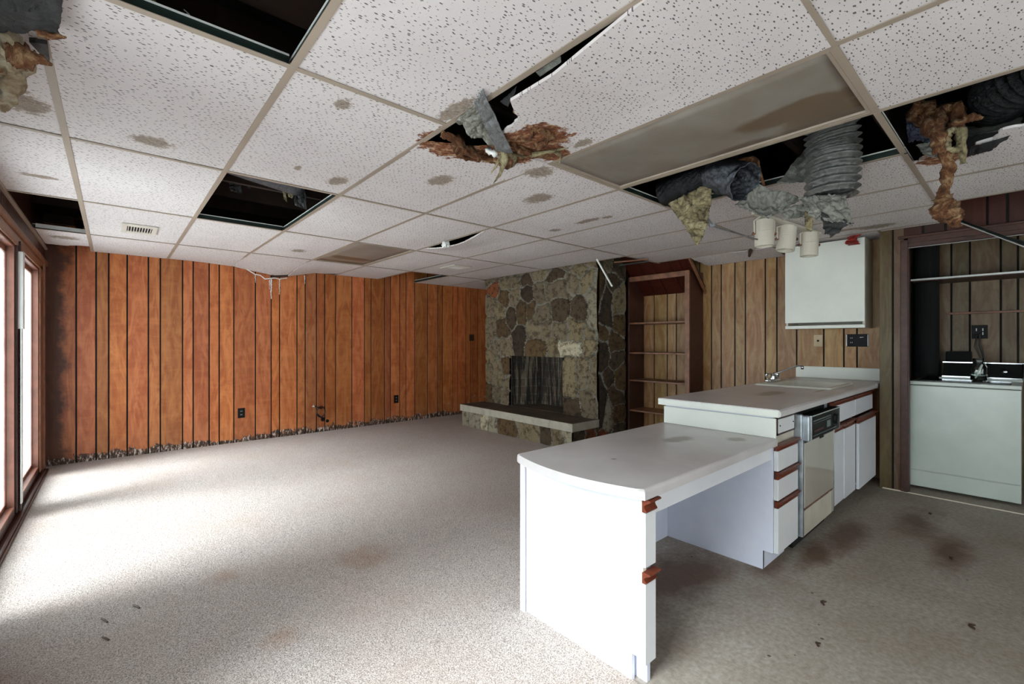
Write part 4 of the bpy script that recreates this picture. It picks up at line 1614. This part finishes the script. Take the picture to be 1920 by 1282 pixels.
# coiled cable on the far wall
m = MB()
cx, cz = on_y(602, 772, 6.24)
p = [(on_y(590, 762, 6.24)), on_y(597, 764, 6.24), on_y(604, 765.5, 6.24)]
path = [(a, 6.245, b) for a, b in p]
for i in range(26):
    a = math.radians(70 - i * 24)
    path.append((cx + .055 * math.cos(a), 6.25 - .006 * (i % 15) / 15, cz + .072 * math.sin(a)))
a, b = on_y(606, 786, 6.24)
path.append((a, 6.25, b))
cb = m
cb.tube(path, .007, 8)
t = tag(cb.build('cable', M['wire'], smooth=True), 'black coiled cable with pale bare ends poking out of the far panelled wall', 'cable')
m = MB()
a, b = on_y(590, 762, 6.24)
m.tube([(a, 6.243, b), (a - .03, 6.235, b + .004)], .006, 6)
m.tube([(a, 6.243, b), (a - .02, 6.235, b + .02)], .005, 6)
m.build('bare_ends', M['whitepl'], t)
for (u, v, r) in ((605.5, 786, .028), (614, 789, .022)):
    a, b = on_y(u, v, 6.262)
    m = MB()
    m.lathe((a, 6.268, b), [(0, .004), (r * .8, .003), (r, 0)], 14, (0, -1, 0))
    m.build('cable_hole', M['blackmatte'], wall_back)

# ------------------------------------------------------------------ closet interior
m = MB()
m.box(4.785, 4.80, .64, .685, 0, 2.03, bev=.004)
m.box(4.80, 4.86, .635, .662, 0, 2.0, bev=.003)
m.box(4.78, 4.80, -1.1, .64, 2.0, 2.06, bev=.004)
m.box(4.765, 4.80, -1.1, .70, 2.04, 2.06, bev=.006)
m.box(4.79, 4.86, -1.1, .635, 1.972, 2.0)
struct(m.build('trim_7', M['redwood']))
m = MB()
m.box(4.765, 4.78, -1.1, .635, 1.955, 1.964, bev=.002)
tag(m.build('door_track', M['chrome']), 'thin shiny metal folding-door track along the head of the closet opening', 'door track')
sh = empty('closet_shelf', (5.5, -.2, 1.78), 'white-edged shelf across the closet above the washing machine', 'shelf')
bxo('board', M['whitepl'], sh, 5.38, 5.40, -1.08, .70, 1.757, 1.772, bev=.002)
bxo('shelf_board', M['redwood'], sh, 5.40, 5.795, -1.08, .70, 1.752, 1.770)
m = MB()
m.box(5.775, 5.798, -1.0, .50, 1.462, 1.482, bev=.003)
tag(m.build('wall_batten', M['brownwood']), 'thin red-brown wooden batten on the closet back wall under the shelf', 'batten')

wm = empty('washing_machine', (5.32, .35, 0), 'white top-loading washing machine with a dark control console inside the closet', 'washing machine')
WX0, WX1, WY0, WY1 = 5.0, 5.64, .035, .655
bxo('body', M['enamel'], wm, WX0 + .012, WX1, WY0, WY1, .02, .852)
bxo('front_panel', M['enamel'], wm, WX0, WX0 + .012, WY0, WY1, .155, .852, bev=.005)
bxo('lower_panel', M['enamel'], wm, WX0, WX0 + .012, WY0, WY1, .02, .150, bev=.005)
bxo('top_deck', M['enamel'], wm, WX0 - .004, WX1, WY0 - .003, WY1 + .003, .856, .888, bev=.008)
bxo('lid', simple('dark_glossy_lid', (30, 34, 30), .12), wm, WX0 + .03, WX1 - .14, WY0 + .05, WY1 - .04, .888, .896, bev=.003)
cs = empty('console', (0, 0, 0))
cs.parent = wm
cs.location = Vector((5.60, .35, .89)) - Vector(wm.location)
m = MB()
m.prism([(5.50, .888), (5.56, 1.03), (5.63, 1.03), (5.63, .888)], 'y', .03, .50)
m.mi = 0
cso = m.build('console', M['black'], wm)
bpy.data.objects.remove(cs)
m = MB()
m.obox((5.556, .025, 1.032), (5.556, .505, 1.032), .012, .008)
m.obox((5.505, .025, .91), (5.505, .505, .91), .010, .008)
m.obox((5.50, .03, .90), (5.555, .03, 1.03), .008, .01)
m.build('chrome_trim', M['chrome'], cso)
m = MB()
for y, r in ((.13, .022), (.30, .020)):
    m = MB()
    m.lathe((5.535, y, .965), [(r, 0), (r * .95, .014), (0, .016)], 22, Vector((-1, 0, .42)))
    m.build('knob', M['chrome'], cso, smooth=True)
bxo('splash_strip', M['enamel'], wm, 5.44, 5.50, .03, .52, .888, .905, bev=.003)
jar = empty('glass_jar', (5.30, .27, .896), 'clear glass jar standing on top of the washing machine', 'jar')
jp = at(1830, 713, 1)
m = MB()
jx, jy = 5.22, .265
m.lathe((jx, jy, .8965), [(0, .0), (.038, 0), (.047, .008), (.05, .06), (.05, .11), (.040, .135), (.033, .150), (.034, .175), (.036, .180), (.033, .180), (.030, .150), (.037, .134), (.046, .110), (.046, .06), (.043, .012), (0, .008)], 28)
m.build('bottle_body', M['glass'], jar, smooth=True)
m = MB()
m.tube([(jx + .01, jy + .02, .91), (jx, jy - .005, .98), (jx - .01, jy - .02, 1.03)], [.004, .01, .006], 6)
m.build('crumpled_paper', M['whitepl'], jar)
m = MB()
p0 = Vector((5.79, .285, 1.285))
m.tube([p0, p0 + Vector((-.04, 0, -.01)), p0 + Vector((-.05, .0, -.10)), p0 + Vector((-.05, -.02, -.18)), p0 + Vector((-.09, -.03, -.25)), p0 + Vector((-.12, -.03, -.32))], .008, 8)
m.tube([p0 + Vector((0, .005, 0)), p0 + Vector((-.045, .02, -.02)), p0 + Vector((-.06, .03, -.12)), p0 + Vector((-.06, .0, -.20)), p0 + Vector((-.10, -.02, -.30))], .006, 8)
tag(m.build('power_cord', simple('grey_cord', (60, 60, 58), .4), smooth=True), 'grey power cord drooping from the closet outlet down behind the washer', 'cord')
m = MB()
n = 90
pth = []
for i in range(n):
    t = i / n
    pth.append((5.06 + .02 * math.sin(t * 3), .715 - .03 * t + .012 * math.sin(t * 6), .05 + .17 * t))
m.tube(pth, .014, 12, fn=lambda i, a: 1 + .28 * math.sin(i * .72))
tag(m.build('hose', M['whitepl'], smooth=True), 'short ribbed white hose on the floor beside the washing machine', 'hose')
# dark shapes at the left end of the closet; pipe made up for its darkness
m = MB()
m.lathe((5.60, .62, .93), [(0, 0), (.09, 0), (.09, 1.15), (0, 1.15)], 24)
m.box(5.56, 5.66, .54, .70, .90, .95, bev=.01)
tag(m.build('dark_filler_pipe', M['blackmatte'], smooth=False), 'made-up matte black pipe standing in for the darkness in the left closet corner', 'pipe')
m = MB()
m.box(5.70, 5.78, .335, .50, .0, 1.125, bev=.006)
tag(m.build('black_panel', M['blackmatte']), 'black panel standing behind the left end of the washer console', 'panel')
m = MB()
m.box(4.785, 4.80, .66, .80, .0, .008, bev=.002)
m.box(4.785, 4.80, -.9, .66, .0, .006, bev=.002)
struct(m.build('trim_8', M['cream']))

# ------------------------------------------------------------------ track light
tl = empty('track_light', (3.87, 1.21, CEIL), 'cream ceiling track light with three cylinder spotlights hanging below the torn ducts', 'track light')
m = MB()
m.obox((3.36, 1.265, CEIL - .012), (4.42, 1.15, CEIL - .012), .035, .02)
m.build('track', M['spot'], tl)
for (u, vt, dep, tx) in ((1433, 412, 3.24, 0), (1478, 424, 3.47, .13), (1518, 436, 3.66, .03)):
    top = at(u, vt, dep)
    ax = Vector((-tx, tx * .6, -1)).normalized()
    m = MB()
    m.lathe(top, [(0, 0), (.055, .0), (.060, .006), (.060, .085), (.063, .087), (.063, .190), (.056, .190), (.054, .10), (0, .09)], 32, ax)
    s = m.build('spotlight', M['spot'], tl, smooth=False)
    m = MB()
    mid = top + ax * .10
    sd = Vector((RT[0], RT[1], 0))
    zc = CEIL - .02
    m.tube([mid - sd * .070, mid - sd * .072 + Vector((0, 0, .09)), Vector((top.x, top.y, zc)) - sd * .03, Vector((top.x, top.y, zc)) + sd * .03, mid + sd * .072 + Vector((0, 0, .09)), mid + sd * .070], .006, 8)
    m.build('yoke', M['spot'], s, smooth=True)
    for k in (-1, 1):
        m = MB()
        m.lathe(mid + sd * (.062 * k), [(0, .022), (.010, .022), (.012, .016), (.006, .012), (.006, 0)], 12, sd * k)
        m.build('knob', M['brownwood'], s, smooth=True)

# ------------------------------------------------------------------ ducts, foil and insulation
def bez(pts, n):
    """smooth Catmull-Rom through points"""
    P = [Vector(p) for p in pts]
    P = [P[0] * 2 - P[1]] + P + [P[-1] * 2 - P[-2]]
    out = []
    segs = len(P) - 3
    for s in range(segs):
        for i in range(n):
            t = i / n
            a, b, c, d = P[s:s + 4]
            out.append(.5 * ((2 * b) + (c - a) * t + (2 * a - 5 * b + 4 * c - d) * t * t + (3 * b - a - 3 * c + d) * t ** 3))
    out.append(P[-2])
    return out


def flex(path_pts, r, pitch, name, mat, lab, cat='duct', seg=96, twist=9, n=None, taper=None, wire=True, amp=.10):
    L = sum((Vector(b) - Vector(a)).length for a, b in zip(path_pts[:-1], path_pts[1:]))
    n = n or max(8, int(L / pitch * 9 / (len(path_pts) - 1)))
    P = bez(path_pts, n)
    N = len(P)
    turns = L / pitch

    def fn(i, a):
        t = i / (N - 1)
        ph = 2 * PI * turns * t - a
        ridge = 1 - amp * (0.5 - 0.5 * math.cos(ph)) ** .7
        wr = 1 + .030 * math.sin(a * twist * 2 + ph * 1.6) * (0.5 - 0.5 * math.cos(ph))
        tp = taper(t) if taper else 1
        return ridge * wr * tp
    m = MB()
    m.tube(P, r, seg, cap=False, fn=fn)
    o = m.build(name, mat, None, smooth=True)
    tag(o, lab, cat)
    return o


flex([(2.60, .66, 2.42), (2.70, .66, 2.33), (2.735, .655, 2.22), (2.74, .655, 2.10), (2.74, .66, 1.955)], .122, .034, 'flexible_duct', M['duct'],
     'wide ribbed grey flexible duct hanging straight down out of the ceiling opening', amp=.20)
flex([at(1245, 362, 2.95), at(1300, 340, 2.78), at(1350, 327, 2.66), at(1362, 326, 2.63)], .088, .05, 'flexible_duct', M['ductblk'],
     'black plastic-wrapped duct lying in the ceiling opening behind the pale insulation flap', amp=.08)
m = MB()
P = bez([at(1338, 330, 2.68), at(1360, 332, 2.60), at(1385, 338, 2.54), at(1398, 342, 2.50)], 10)
m.tube(P, [.088 + .012 * (i / (len(P) - 1)) for i in range(len(P))], 40, cap=False, fn=lambda i, a: 1 + .05 * math.sin(a * 7 + i * .35) + .035 * math.sin(a * 13 - i))
o = m.build('duct_collar', make_foil('silver_black_tape', (110, 114, 122), .8, .25), None, smooth=True, solid=.004)
tag(o, 'crinkled silver-black duct mouth gaping open beside the hanging foil', 'duct')
flex([(3.55, .16, 2.40), (3.2, .10, 2.36), (2.95, .05, 2.33), (2.8, -.12, 2.33), (2.7, -.4, 2.33)], .12, .045, 'flexible_duct', M['ductblk'],
     'dark ribbed flexible duct lying above the ragged ceiling opening at the far right', amp=.15)


def sheet(name, corners, nu, nv, amp, rag, seed, mat, lab=None, cat=None, thick=.003, parent=None, freq=6.0, sag=0.0, group=None):
    """crumpled ragged sheet between four corner points p00 p10 p11 p01"""
    a, b, c, d = [Vector(p) for p in corners]
    sc = max((b - a).length, (d - a).length)
    nrm = (b - a).cross(d - a).normalized()

    def fn(u, v):
        e = min(u, 1 - u, v, 1 - v)
        wob = (noise.noise(Vector((u * 5, v * 5, seed * 1.7))) + .6 * noise.noise(Vector((u * 14, v * 14, seed * 2.3)))) * rag
        uu = u + wob * (1 if e < .02 else .5) * (1 if u > .5 else -1)
        vv = v + (noise.noise(Vector((u * 9, v * 9, seed + 40))) + .6 * noise.noise(Vector((u * 23, v * 6, seed + 60)))) * rag * (1 if v > .5 else -1)
        p = a.lerp(b, uu).lerp(d.lerp(c, uu), vv)
        q = p * freq + Vector((seed, 0, 0))
        k = noise.noise(q) + .5 * noise.noise(q * 2.3)
        rdg = (1 - abs(noise.noise(q * 1.3))) ** 4 + .6 * (1 - abs(noise.noise(q * 3.1 + Vector((5, 5, 5))))) ** 4
        p = p + nrm * (amp * (k * .8 + rdg * 1.1))
        p.z -= sag * math.sin(PI * u) * math.sin(PI * v)
        return p
    m = MB()
    m.grid(fn, int(nu * 1.8), int(nv * 1.8))
    o = m.build(name, mat, parent, smooth=True, solid=thick)
    if lab:
        tag(o, lab, cat, group)
    return o


def strand(m, pts, radii, seed, seg=12, amp=.35, flat_=1.0):
    P = bez(pts, 7)
    N = len(P)
    rs_ = []
    for i in range(N):
        t = i / (N - 1) * (len(radii) - 1)
        k = min(int(t), len(radii) - 2)
        rs_.append(radii[k] + (radii[k + 1] - radii[k]) * (t - k))
    m.tube(P, rs_, seg, fn=lambda i, a: (1 + amp * noise.noise(Vector((math.cos(a) * 1.7, math.sin(a) * 1.7, i * .35 + seed))) * 1.6 + amp * .5 * noise.noise(Vector((math.cos(a) * 4, math.sin(a) * 4, i * .9 + seed)))) * (1 if abs(math.cos(a)) < .7 else flat_))


# hanging foil under the big duct
foil = empty('foil_wrap', at(1480, 380, 2.45), 'large torn grey-green foil duct wrap hanging in folds under the ribbed duct', 'torn foil')
sheet('fold', [at(1380, 386, 2.62), at(1441, 412, 2.50), at(1505, 372, 2.42), at(1425, 350, 2.55)], 34, 26, .022, .05, 3, M['foil'], parent=foil, freq=12, sag=.05)
sheet('fold', [at(1455, 350, 2.50), at(1512, 345, 2.42), at(1524, 272, 2.50), at(1510, 285, 2.56)], 20, 20, .015, .02, 5, M['foil'], parent=foil, freq=6, sag=.02)
sheet('fold', [at(1500, 366, 2.34), at(1586, 362, 2.30), at(1602, 418, 2.26), at(1520, 405, 2.30)], 30, 22, .018, .08, 7, M['foil'], parent=foil, freq=11)
sheet('fold', [at(1462, 392, 2.42), at(1545, 372, 2.33), at(1552, 400, 2.31), at(1470, 412, 2.42)], 26, 16, .016, .07, 9, M['foil'], parent=foil, freq=12)
sheet('fold', [at(1538, 396, 2.31), at(1600, 415, 2.27), at(1562, 441, 2.27), at(1550, 436, 2.28)], 18, 14, .02, .10, 11, M['plastic'], parent=foil, freq=10)
sheet('fold', [at(1508, 396, 2.33), at(1526, 398, 2.31), at(1522, 432, 2.30), at(1512, 428, 2.31)], 10, 14, .01, .10, 13, M['ins_y'], parent=foil, freq=12, thick=.008)
sheet('insulation_batt', [at(1254, 380, 2.74), at(1336, 338, 2.64), at(1326, 418, 2.62), at(1308, 458, 2.64)], 34, 34, .018, .035, 21, M['ins_y'],
      'triangular flap of mottled beige insulation hanging from the left end of the duct opening', 'insulation', thick=.018, freq=14)
m = MB()
strand(m, [at(1345, 340, 2.60), at(1352, 318, 2.60), at(1410, 300, 2.56), at(1422, 318, 2.54), at(1433, 348, 2.52)], [.008, .012, .02, .012, .006], 4, 10)
tag(m.build('insulation_strip', M['ins_b'], smooth=True), 'brown strip of insulation curling over the open silver duct mouth', 'insulation')
m = MB()
strand(m, [at(1597, 448, 3.9), at(1597, 458, 3.9)], [.03, .045], 4, 8, .9)
strand(m, [at(1590, 446, 3.9), at(1604, 443, 3.9), at(1618, 437, 3.85)], [.008, .01, .004], 7, 8, .9)
tag(m.build('red_scrap', M['redtex']), 'small ragged red scrap dangling from the ceiling in front of the wall cabinet', 'scrap')
m = MB()
m.obox(at(1336, 424, 2.72), at(1420, 449, 3.05), .008, .008)
m.obox(at(1326, 410, 2.68), at(1336, 424, 2.72), .018, .006)
m.obox(at(1330, 423, 2.71), at(1340, 421, 2.71), .012, .02)
tag(m.build('hanging_rod', M['metal']), 'thin grey metal rod with a clip hanging beside the triangular insulation flap', 'rod')
m = MB()
m.obox(at(1119, 486, 4.93), at(1148, 537, 4.80), .016, .014)
tag(m.build('hanging_rod', M['whitepl']), 'straight white rod dangling diagonally in front of the stone chimney corner', 'rod')
# loose wood and a bent tee above the bookcase corner
m = MB()
m.obox(at(1152, 492, 5.0), at(1216, 486, 4.9), .03, .012)
m.mi = 1
m.obox(at(1160, 498, 5.0), at(1216, 490, 4.9), .016, .012)
tag(m.build('ceiling_tee', [M['brownwood'], M['teeweb']]), 'green and brown ceiling rail left bare beside the chimney top', 'ceiling rail')
# dangling tee at far right
m = MB()
a, b = at(1798, 415, 3.42), at(1924, 462, 2.75)
m.mi = 0
m.obox(a, b, .024, .007)
m.mi = 1
up = Vector((0, 0, 1))
m.obox(a + Vector((.0, .004, .011)), b + Vector((.0, .004, .011)), .003, .018)
m.obox(at(1850, 436, 3.1), at(1924, 456, 2.74), .012, .016)
tag(m.build('ceiling_tee', [M['teebulb'], M['teeweb'], M['teeweb']]), 'fallen pale and dark-green ceiling rail slanting down in front of the closet header', 'ceiling rail')

m = MB()
m.obox(at(1836, 411, 3.46), at(1925, 402, 3.36), .006, .012)
tag(m.build('angle_strip', M['teeweb']), 'thin dark teal metal strip running across the dark gap above the closet header', 'metal strip')

# brown insulation on the right
ins = empty('insulation_rope', at(1770, 300, 2.05), 'long twisted rope of brown insulation dangling from the ragged opening at the right', 'insulation')
D = 2.1
m = MB()
strand(m, [at(1722, 200, D + .15), at(1745, 225, D + .1), at(1760, 250, D), at(1768, 285, D)], [.045, .05, .035, .025], 1, 14, .6)
strand(m, [at(1768, 275, D), at(1778, 320, D), at(1771, 352, D), at(1768, 378, D)], [.022, .026, .016, .024], 2, 14, .6)
strand(m, [at(1764, 370, D), at(1772, 392, D), at(1788, 408, D), at(1794, 424, D - .02)], [.03, .045, .03, .012], 3, 14, .8)
strand(m, [at(1776, 378, D), at(1760, 396, D), at(1768, 410, D)], [.02, .03, .012], 8, 12, .8)
m.build('rope', M['ins_b'], ins, smooth=True)
m = MB()
ring = [at(1788 + 13 * math.sin(t), 262 - 20 * math.cos(t), D - .03) for t in [i * 2 * PI / 9 for i in range(10)]]
strand(m, ring, [.011] * 4, 5, 10, .6)
strand(m, [at(1800, 240, D - .03), at(1803, 275, D - .03), at(1806, 306, D - .03)], [.02, .014, .012], 6, 10, .6)
m.build('loop', M['ins_y'], ins, smooth=True)
m = MB()
strand(m, [at(1780, 238, D), at(1806, 226, D - .02), at(1824, 220, D - .04), at(1842, 222, D - .05)], [.018, .012, .016, .006], 7, 10, .7)
strand(m, [at(1745, 215, D + .1), at(1790, 208, D + .05), at(1800, 245, D)], [.03, .03, .016], 12, 12, .7)
m.build('tuft', M['ins_b'], ins, smooth=True)
sheet('foil_scrap', [at(1698, 218, 2.35), at(1742, 214, 2.3), at(1748, 262, 2.25), at(1706, 264, 2.3)], 22, 22, .02, .06, 31, make_foil('blue_grey_foil', (120, 124, 150), .3, .5),
      'crumpled blue-grey foil scrap left of the brown insulation rope', 'torn foil', freq=18)
sheet('foil_scrap', [at(1722, 268, 2.22), at(1766, 262, 2.2), at(1764, 292, 2.18), at(1740, 294, 2.2)], 20, 14, .014, .10, 33, M['foil'],
      'small ragged grey foil scrap curling just under the right-hand opening', 'torn foil', freq=16)
sheet('facing_sheet', [at(1800, 232, 2.34), at(1918, 218, 2.1), at(1916, 238, 2.02), at(1806, 256, 2.2)], 24, 10, .006, .03, 35, M['foil'],
      'smooth grey-green foil sheet lying flat above the torn tile at the far right', 'torn foil', freq=4)
sheet('facing_sheet', [at(1800, 256, 2.2), at(1912, 238, 2.0), at(1858, 282, 2.04), at(1812, 292, 2.14)], 24, 14, .008, .06, 37, M['plastic'],
      'dark grey backing sheet sagging through the ragged opening at the far right', 'torn foil', freq=6)

# centre hole
cen = empty('foil_flap', ac(900, 235, .95), 'silver-grey foil flap folded out of the big hole in the middle of the ceiling', 'torn foil')
sheet('fold', [ac(852, 230, .985), ac(892, 196, .985), ac(940, 284, .93), ac(884, 260, .95)], 30, 30, .012, .03, 41, M['foil'], parent=cen, freq=13)
sheet('fold', [ac(889, 196, .97), ac(906, 172, .985), ac(962, 290, .93), ac(930, 284, .92)], 30, 30, .008, .02, 43, make_foil('grey_kraft_back', (138, 138, 140), .2, .5), parent=cen, freq=8)
sheet('fold', [ac(936, 190, 1.02), ac(968, 162, 1.02), ac(960, 182, .99), ac(950, 200, .98)], 12, 12, .006, .05, 45, M['plastic'], parent=cen, freq=9)
sheet('facing_sheet', [ac(1004, 136, 1.01), ac(1050, 106, 1.01), ac(1052, 118, 1.0), ac(1012, 146, 1.0)], 14, 8, .004, .02, 47, M['foil'],
      'grey foil strip showing through the long slit beside the sagging tile', 'torn foil', freq=6)
m = MB()
strand(m, [ac(966, 206, .99), ac(984, 226, .985), ac(974, 250, .98), ac(966, 264, .97)], [.008, .012, .010, .004], 21, 10, .9)
strand(m, [ac(984, 214, .99), ac(1000, 232, .985), ac(996, 256, .98), ac(978, 262, .975)], [.008, .014, .012, .006], 62, 10, .9)
strand(m, [ac(1000, 226, .99), ac(1016, 240, .985), ac(1030, 256, .985), ac(1006, 276, .98)], [.012, .018, .018, .012], 22, 12, 1.0)
strand(m, [ac(828, 250, .985), ac(852, 262, .975), ac(868, 280, .97), ac(905, 292, .97)], [.010, .018, .022, .014], 23, 12, 1.0)
strand(m, [ac(850, 272, .985), ac(866, 290, .98), ac(900, 298, .98)], [.010, .016, .010], 63, 12, 1.0)
strand(m, [ac(905, 298, .98), ac(945, 302, .97), ac(985, 292, .97), ac(1035, 292, .975)], [.012, .020, .016, .006], 24, 12, 1.0)
strand(m, [ac(958, 268, .975), ac(976, 282, .97), ac(1000, 290, .975)], [.010, .018, .010], 28, 12, 1.0)
tag(m.build('insulation_tuft', M['ins_b'], smooth=True), 'wet brown insulation and pulp crusted around the big ceiling hole', 'insulation')
m = MB()
strand(m, [ac(946, 280, .95), ac(945, 305, .90), ac(936, 328, .86), ac(925, 344, .83)], [.016, .012, .007, .002], 25, 10, .6)
strand(m, [ac(940, 290, .94), ac(930, 312, .9), ac(921, 324, .88)], [.010, .006, .002], 26, 8, .6)
strand(m, [ac(950, 284, .96), ac(965, 296, .95), ac(962, 312, .93)], [.012, .010, .003], 66, 8, .8)
strand(m, [ac(950, 286, .96), ac(985, 292, .965), ac(1030, 284, .965), ac(1066, 277, .97)], [.010, .008, .008, .002], 27, 10, .8)
strand(m, [ac(1036, 284, .97), ac(1052, 292, .97), ac(1048, 306, .96)], [.008, .007, .003], 29, 8, .8)
tag(m.build('insulation_wisp', M['ins_y'], smooth=True), 'pale pointed shreds of insulation dangling from the big ceiling hole', 'insulation')
# crumbs of pulp round the broken edge
m = MB()
strand(m, [ac(912, 280, .96), ac(925, 286, .94), ac(935, 294, .94)], [.008, .012, .006], 61, 9, 1.2)
tag(m.build('tile_pulp', M['whitepl'], smooth=True), 'bright white crumbs of broken tile at the lower tip of the foil flap', 'debris')

# top left corner
sheet('vapour_sheet', [ac(-70, 6, .93), ac(124, -50, .97), ac(110, 74, .93), ac(-60, 52, .93)], 30, 24, .010, .04, 51, M['plastic'],
      'dark grey torn paper facing hanging at the top left corner of the ceiling', 'torn paper', freq=8, thick=.004)
ip = empty('insulation_batt', ac(30, 130, .93), 'pale and brown tuft of insulation hanging at the top left near the windows', 'insulation')
m = MB()
strand(m, [ac(-40, 60, .95), ac(5, 78, .93), ac(22, 120, .93), ac(12, 160, .93), ac(8, 205, .92)], [.05, .035, .035, .03, .012], 31, 20, .7)
m.build('tuft', M['ins_p'], ip, smooth=True)
m = MB()
strand(m, [ac(15, 98, .90), ac(48, 106, .90), ac(72, 112, .90), ac(98, 122, .90)], [.032, .028, .013, .003], 33, 14, .6)
m.build('brown_tuft', M['ins_b'], ip, smooth=True)
m = MB()
strand(m, [ac(70, 62, .92), ac(100, 68, .92), ac(124, 70, .92)], [.008, .009, .003], 35, 8, .6)
m.build('edge_tuft', M['ins_b'], ip, smooth=True)
m = MB()
m.prism([(-.19, 1.98), (-.15, 1.96), (-.155, 2.10)], 'z', 2.110, 2.123)
tag(m.build('paper_scrap', M['plastic']), 'small dark triangular paper scrap caught on the left ceiling rail', 'torn paper')
# tuft in the opening at the top
m = MB()
strand(m, [at(262, -30, 1.50), at(272, 0, 1.5), at(284, 20, 1.5)], [.03, .025, .004], 36, 12, .7)
strand(m, [at(285, -20, 1.50), at(292, 10, 1.5)], [.01, .004], 37, 8, .7)
tag(m.build('insulation_wisp', M['ins_y'], smooth=True), 'beige insulation tuft dangling in the dark opening at the top edge', 'insulation')
m = MB()
m.tube([at(345, 18, 1.62), at(354, 26, 1.62), at(359, 38, 1.62)], .002, 6)
m.tube([at(354, 26, 1.62), at(342, 28, 1.62)], .0015, 6)
tag(m.build('bent_wire', M['whitepl']), 'bent white wire dangling in the dark opening at the top edge', 'wire')
flex([(.34, .5, 2.36), (.33, .9, 2.34), (.30, 1.25, 2.36)], .10, .05, 'flexible_duct', M['ductblk'], 'black duct barely visible inside the dark opening at the top edge')
# scraps in the opening half way to the far wall
fl2 = empty('facing_scraps', at(500, 345, 3.0), 'grey and cream torn facing scraps hanging in the square dark opening over the carpet', 'torn paper')
for i, (c, mt) in enumerate((([(425, 328), (452, 332), (452, 362), (430, 356)], 'plastic'), ([(458, 334), (472, 338), (466, 352), (462, 350)], 'plastic'), ([(527, 348), (534, 350), (536, 378), (531, 372)], 'ins_y'),
                             ([(550, 354), (572, 358), (574, 392), (552, 384)], 'plastic'), ([(536, 352), (552, 356), (548, 372), (540, 368)], 'ins_y'))):
    dp = 3.35
    sheet('flap', [at(p[0], p[1], dp) for p in c], 12, 12, .012, .06, 70 + i, M[mt], parent=fl2, freq=16)
m = MB()
P = bez([(.50, 3.35, 2.42), (.75, 3.45, 2.42), (1.02, 3.55, 2.42)], 8)
m.tube(P, .13, 24)
tag(m.build('rigid_duct', make_foil('speckled_silver_duct', (120, 122, 130), .7, .35), smooth=True), 'silver speckled duct inside the square dark opening over the carpet', 'duct')
m = MB()
strand(m, [at(150, 404, 4.2), at(147, 418, 4.2), at(152, 430, 4.2)], [.02, .03, .01], 39, 10, .8)
strand(m, [at(153, 436, 4.4), at(153, 448, 4.4)], [.02, .008], 40, 8, .9)
tag(m.build('insulation_wisp', M['ins_b'], smooth=True), 'brown scrap clinging to the rail by the dark opening next to the windows', 'insulation')
m = MB()
strand(m, [at(560, 467, 5.2), at(566, 474, 5.2)], [.022, .004], 45, 8, .9)
tag(m.build('tile_pulp', M['board']), 'tiny brown tuft hanging from a stained tile near the far light panel', 'debris')
m = MB()
strand(m, [at(829, 462, 4.05), at(838, 458, 4.05), at(842, 463, 4.05)], [.022, .03, .012], 47, 10, .8)
tag(m.build('tile_pulp', M['whitepl'], smooth=True), 'white chunk poking out of the crescent gap near the fireplace', 'debris')
m = MB()
m.tube([at(1405, 480, 4.6), at(1407, 470, 4.5), at(1408, 463, 4.45)], [.012, .02, .008], 8)
tag(m.build('tile_pulp', M['board']), 'dark scrap hanging from the ceiling edge left of the wall cabinet', 'debris')
# white edge strip hanging slack along the ceiling of the far-left opening
m = MB()
m.obox((-.47, 5.28, 2.150), (-.17, 5.28, 2.146), .03, .03)
tag(m.build('angle_strip', M['teebulb']), 'pale punched metal strip across the dark opening by the windows', 'metal strip')

# twigs and crumbs on the floor
rr = random.Random(77)
for i, (u, v, ln) in enumerate(((190, 1160, .05), (250, 1135, .045), (192, 1195, .04))):
    a = (u - 960) / FPX
    t = (CAMZ - .008) / ((v - 641) / FPX)
    x, y = (FW[0] + RT[0] * a) * t, (FW[1] + RT[1] * a) * t
    m = MB()
    m.tube([(x, y, .010), (x + .01, y - ln * .5, .012), (x + .02, y - ln, .010)], .003, 6)
    tag(m.build('twig', M['redwood']), ['short dark twig on the pale carpet, upper left of the three twigs', 'short dark twig on the pale carpet, rightmost of the three twigs', 'short dark twig on the pale carpet, lowest of the three twigs'][i], 'twig', )
for i, (x, y) in enumerate(((2.72, .15), (3.5, .28), (2.1, .55), (2.45, .62), (3.3, -.2), (4.3, .45))):
    m = MB()
    r = rr.uniform(.008, .014)
    strand(m, [(x, y, .004), (x + r * 1.5, y + r, .006), (x + r * 3, y, .004)], [r * .3, r * .5, r * .2], i, 8, .5)
    tag(m.build('crumb', M['board']), ('dark crumb of dirt on the kitchen floor', 'crumb')[0], 'debris', 'crumbs on the kitchen floor')
